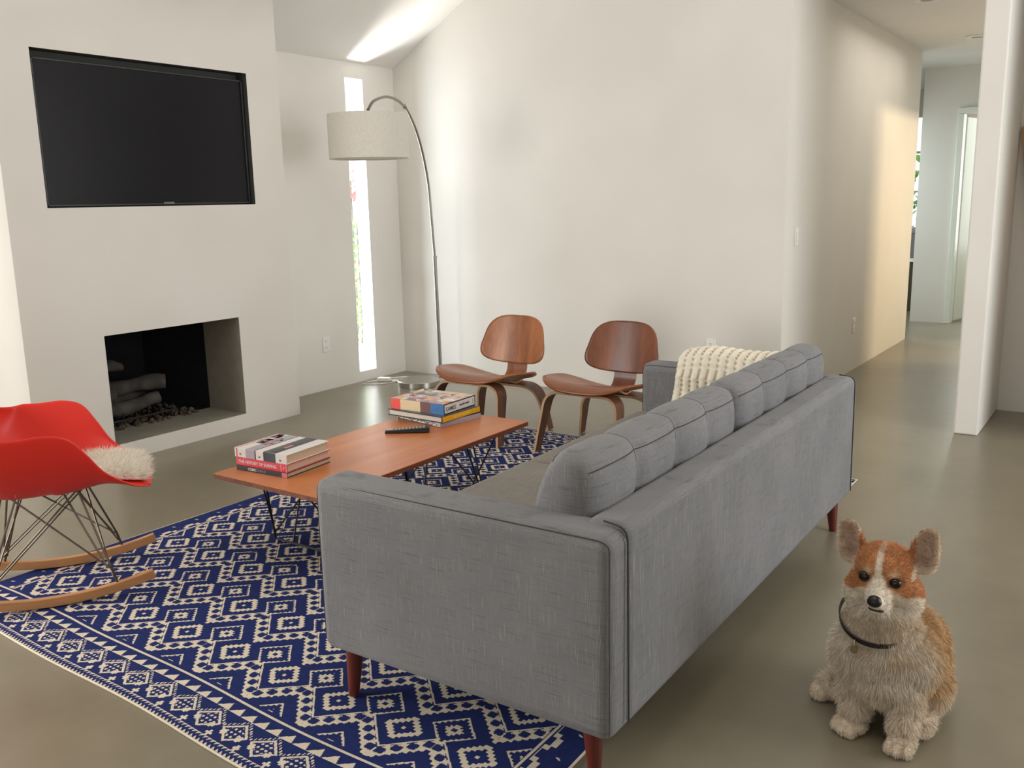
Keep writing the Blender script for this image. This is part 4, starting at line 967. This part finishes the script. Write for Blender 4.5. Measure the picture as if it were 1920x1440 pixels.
        fl = sstep(x + nz, -.44, -.40) * sstep(z, .06, .12) * sstep(y, 2.44, 2.50) + sstep(y + nz, 2.52, 2.58) * sstep(z, .10, .16)
        put(np.where(body, fl, 0) * .85, tan, 1)
        put(np.where(body & (y > 2.5) & (z > .2), sstep(x, -.46, -.38), 0) * .25, orange, 1)
        # mid-chest shade put into the coat colour as tan patches
        put(np.where(body, np.exp(-(((x + .455) / .03) ** 2 + ((z - .255) / .025) ** 2)), 0) * .55, tan, 1)
        put(np.where(body, np.exp(-(((x + .545) / .03) ** 2 + ((z - .262) / .02) ** 2)), 0) * .35, tan, 1)
        # head: orange cap with narrow blaze, pale brows, dark rimmed eyes, white muzzle and cheeks
        head = (z > .36) & (y < 2.62); cx = -.5135 + (z - .44) * -.06; xm = np.abs(x - cx); nzz = nz * .35
        lim = np.interp(xm, [0, .014, .030, .050, .066, .10], [.494, .480, .452, .440, .430, .424])          # orange starts above this height
        cap = sstep(z + nzz, lim - .004, lim + .005)
        blaze = 1 - sstep(xm, .0055, .0100) * 1.0
        blaze = np.where(z > .505, blaze * np.clip((.555 - z) / .03, 0, 1), 1.0 * (xm < .010 + .0))
        put(np.where(head, cap * (1 - np.clip(blaze, 0, 1)), 0), orange, 1)
        put(np.where(head & (y > 2.47) & (nrm_y(Nn) > .1), 1, 0), orange, 1)
        dk = np.array(srgb(140, 84, 46)[:3])
        for ex, ez, sg in ((-.552, .472, -1), (-.474, .469, 1)):
            put(np.where(head, np.exp(-(((x - ex + sg * .008) / .013) ** 2 + ((z - ez - .021) / .008) ** 2)), 0) * .9, np.array(srgb(226, 204, 170)[:3]), 1)
            put(np.where(head, np.exp(-(((x - ex + sg * .017) / .005) ** 2 + ((z - ez + .002) / .012) ** 2)), 0) * .55, dk, 1)
            put(np.where(head, np.exp(-(((x - ex - sg * .002) / .013) ** 2 + ((z - ez + .020) / .010) ** 2)), 0) * .55, orange, 1)
            put(np.where(head, np.exp(-(((x - ex) / .0165) ** 2 + ((z - ez) / .0125) ** 2) ** 2), 0) * .95, np.array(srgb(48, 30, 24)[:3]), 1)
        put(np.where(head & (y < 2.40), np.exp(-(((x + .5115) / .022) ** 2 + ((z - .404) / .007) ** 2)), 0) * .75, np.array(srgb(70, 60, 56)[:3]), 1)
        # ears
        for prm in EARS:
            t, s = earmask(P, *prm); ine = (t > -.55) & (z > .435) & (np.abs(s) < 1.35) & (np.abs(x + .5135) > .070 + .0) & ((z > .47) | (np.abs(x + .5135) > .088))
            put(np.where(ine, 1, 0), np.array(srgb(232, 214, 192)[:3]), 1); f_ = ine & (Nn[:, 1] < .15)
            put(np.where(f_, np.clip(1.15 - (s / .72) ** 4 - ((t - .45) / .62) ** 4, 0, 1), 0) * .85, pink, 1)
            put(np.where(f_, np.exp(-((t - .15) / .16) ** 2 - ((s) / .5) ** 2), 0) * .5, np.array(srgb(140, 100, 90)[:3]), 1)
            put(np.where(f_, np.clip(sstep(t, .8, 1.0) * (np.abs(s) < .55), 0, 1), 0) * .5, np.array(srgb(150, 122, 88)[:3]), 1)
            put(np.where(ine & (Nn[:, 1] > .3), 1, 0), orange, 1)
        # ruff grey-beige under chin
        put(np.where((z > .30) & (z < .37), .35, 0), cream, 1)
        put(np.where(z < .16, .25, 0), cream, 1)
        return C
    def nrm_y(Nn): return Nn[:, 1]
    Wc = co + np.array(O)[None]; C = colour(Wc, nrm)
    ca = me.color_attributes.new('Col', 'FLOAT_COLOR', 'POINT'); ca.data.foreach_set('color', np.concatenate([C, np.ones((nv, 1))], 1).astype(np.float32).ravel())
    if not me.materials: me.materials.append(M['coat'])
    # coat
    p, n = sample_mesh(me, 150000); Wp = p + np.array(O)[None]
    earz = (Wp[:, 2] > .515) & (np.abs(Wp[:, 0] + .514) > .072)
    ln = np.where(Wp[:, 2] > .40, .0080, .024); ln = np.where((Wp[:, 2] > .385) & (np.hypot(Wp[:, 0] + .512, Wp[:, 1] - 2.38) < .05), .0045, ln); ln = np.where(Wp[:, 2] < .05, .010, ln)
    ln = np.where((Wp[:, 2] > .28) & (Wp[:, 2] <= .40), .016, ln); ln = np.where(earz, .006, ln)
    near_eye = (np.hypot(Wp[:, 0] + .552, Wp[:, 2] - .472) < .013) | (np.hypot(Wp[:, 0] + .474, Wp[:, 2] - .469) < .013); ln = np.where(near_eye & (Wp[:, 1] < 2.45), .001, ln)
    nosem = np.linalg.norm(Wp - np.array([-.511, 2.35, .430])[None], axis=1) < .022; ln = np.where(nosem, .001, ln)
    mth = np.sqrt(((Wp[:, 0] + .511) / .028) ** 2 + ((Wp[:, 2] - .403) / .010) ** 2) < 1; ln = np.where(mth & (Wp[:, 1] < 2.42), .001, ln)
    ln = ln * rng.uniform(.7, 1.25, len(ln))
    away = Wp - np.array([-.512, 2.35, .45])[None]; away /= np.linalg.norm(away, axis=1, keepdims=True)
    fl = np.where((Wp[:, 2] > .36)[:, None], away, np.array([[0, .15, -1.0]])); fl = fl - n * (fl * n).sum(1, keepdims=True)
    d = n * .42 + fl * 1.0 + rng.normal(size=n.shape) * .20 + np.stack([np.sin(Wp[:, 2] * 55 + Wp[:, 0] * 30), 0 * Wp[:, 0], np.cos(Wp[:, 0] * 60)], 1) * np.where(Wp[:, 2] < .36, .28, .05)[:, None]
    fc = colour(Wp, n); fc = fc * rng.uniform(.82, 1.15, (len(fc), 1))
    fur_mesh('coat_fur', p, d, ln, .00055, ['coat'], root, cols=fc, curl=.5, gfac=.12)
    # eyes, nose, mouth
    for ex, ey, ez, lbl in ((-.5525, 2.4075, .4725, ''), (-.4750, 2.4085, .4690, '')):
        b = MB(); b.ell(Vector((ex, ey - .001, ez)) - O, (.0155, .0115, .0135)); e = b.build('eye', 'eye', root, smooth=True, angle=180)
    b = MB(); b.ell(Vector((-.5115, 2.350, .431)) - O, (.0185, .013, .0150)); b.ell(Vector((-.5115, 2.352, .436)) - O, (.0165, .012, .0115)); b.build('nose', 'nosem', root, smooth=True, angle=180)
    b = MB(); b.tube([Vector(q) - O for q in bez((-.529, 2.374, .4020), (-.520, 2.359, .4055), (-.505, 2.357, .4050), (-.492, 2.372, .4000), 10)], [.002] + [.0042] * 9 + [.002], 8); b.tube([Vector(q) - O for q in ((-.5115, 2.350, .420), (-.5108, 2.356, .408))], .0013, 6); b.build('mouth', 'mouth', root, smooth=True)
    # collar: rises behind the neck
    cl = empty('dog_collar', (0, 0, 0), 0, label='thin dark collar with small tag around the dog\'s neck', cat='collar')
    pts = []
    for k in range(65):
        a = 2 * PI * k / 64; x = -.532 + .098 * math.cos(a); y = 2.489 + .094 * math.sin(a); z = .332 + .045 * (math.sin(a)) - .008 * math.cos(a)
        if k < 64 or True: pts.append(Vector((x, y, z)))
    b = MB(); b.ribbon(pts, (0, -.35, 1), [.013] * 65, .004); b.build('strap', 'strap', cl, smooth=True)
    b = MB(); b.tube([(-.566, 2.398, .290), (-.565, 2.392, .276)], .003, 6); b.lathe([(.001, -.002), (.011, -.002), (.011, .0), (.001, .0)], (0, 0, 0), 18)
    nvb = len(b.v); b.v = b.v[:12] + [(-.564 + q[0], 2.388 + q[2], .266 + q[1]) for q in b.v[12:]]
    b.build('name_tag', 'tag', cl, smooth=True, angle=30)
    # seat fold: pink tongue none; keep collar with dog
build_dog()

# ------------------------------------------------------------------ outside the windows
def foliage(name, n, box, size, mat, lb, stems, parent_loc):
    root = empty(name, parent_loc, 0, label=lb, cat='plant')
    b = MB(); x0, x1, y0, y1, z0, z1 = box
    for k in range(n):
        c = Vector((random.uniform(x0, x1), random.uniform(y0, y1), random.uniform(z0, z1))); R = Euler((random.uniform(-1, 1), random.uniform(-1, 1), random.uniform(0, 6.3))).to_matrix(); s = size * random.uniform(.6, 1.3)
        pts = [(-.5, 0, 0), (-.2, .22, .05), (.2, .2, .04), (.55, 0, -.05), (.2, -.2, .04), (-.2, -.22, .05)]
        b.add([c + R @ (Vector(p) * s) for p in pts], [(0, 1, 5), (1, 2, 4, 5), (2, 3, 4)])
    b.build('leaves', mat, root)
    b = MB()
    for k in range(stems):
        x = random.uniform(x0, x1); y = random.uniform(y0, y1); b.tube(bez((x, y, -parent_loc[2]), (x + .05, y, z1 * .3), (x - .05, y + .05, z1 * .6), (x + .02, y, z1 * .95), 8), .008, 6)
    b.build('stems', 'bark', root, smooth=True); return root
foliage('court_shrub', 520, (-.22, .22, -.30, .30, .05, 1.35), .09, 'leaf', 'bright green leafy shrub outside the slot window', 9, (-6.75, 6.92, 0))
foliage('red_leaved_plant', 70, (-.2, .2, -.15, .25, 1.35, 1.80), .09, 'redleaf', 'red leaved plant outside the upper part of the slot window', 4, (-6.9, 7.10, 0))
foliage('far_garden_shrub', 300, (-1.2, .9, -.2, .4, .8, 2.0), .16, 'leaf', 'green shrub outside the far room window at the end of the hall', 8, (-3.2, 14.6, 0))
b = MB(); b.box(-9, XW - .13, 4.4, 12, .0, .02); o = b.build('court_paving', 'paving'); o['kind'] = 'structure'; tag(o, 'pale sunlit paving outside the slot window', 'paving')
b = MB(); b.box(-9, -8.9, 3, 13, 0, 2.2); o = b.build('garden_wall', 'paving'); o['kind'] = 'structure'; tag(o, 'white garden wall outside the slot window', 'wall')

# ------------------------------------------------------------------ far room desk, alcove board
def build_far():
    r = empty('desk', (-2.95, 12.6, 0), 0, label='white topped desk with dark wooden side in the far room', cat='desk')
    b = MB(); b.box(-.5, .5, -.3, .3, .62, .66); b.build('desktop', 'deskwhite', r, bevel=.003)
    for x in (-.48, .44):
        b = MB(); b.box(x, x + .04, -.28, .28, 0, .62); b.build('side_panel', 'deskwood', r)
    b = MB(); b.box(-.44, .44, -.27, -.25, .05, .62); b.build('front_panel', 'deskwood', r)
    q = empty('storage_box', (-2.80, 12.6, .66), .1, label='grey box with a blue label on the far room desk', cat='box')
    b = MB(); b.box(-.3, .32, -.2, .2, 0, .30); b.build('carton', 'greybox', q, bevel=.004)
    b = MB(); b.lathe([(.001, 0), (.075, 0), (.075, .004), (.001, .004)], (0, 0, 0), 24); b.v = [(.08 + v[0], -.2 - v[2], .17 + v[1]) for v in b.v]; lab = b.build('label', 'bluelabel', q)
    b = MB(); b.box(-.1, .1, -.205, -.2, .02, .06); b.build('hand_slot', 'black', q)
    b = MB(); b.box(-.25, .3, -.18, .18, 0, .07); o = b.build('paper_stack', 'deskwhite', bevel=.003); o.location = (-2.85, 12.6, .961); tag(o, 'pale stack of papers lying on the grey box in the far room', 'papers')
    p = empty('wooden_board', (-.530, 6.86, 0), 0, label='pale wooden board leaning in the alcove at the right edge', cat='wooden board')
    mt = Matrix.Rotation(math.radians(-7.5), 4, 'Y')
    b = MB(); b.box(0, .25, 0, .025, 0, 1.88, mat=mt); o = b.build('board', 'maple', p, bevel=.002)
build_far()
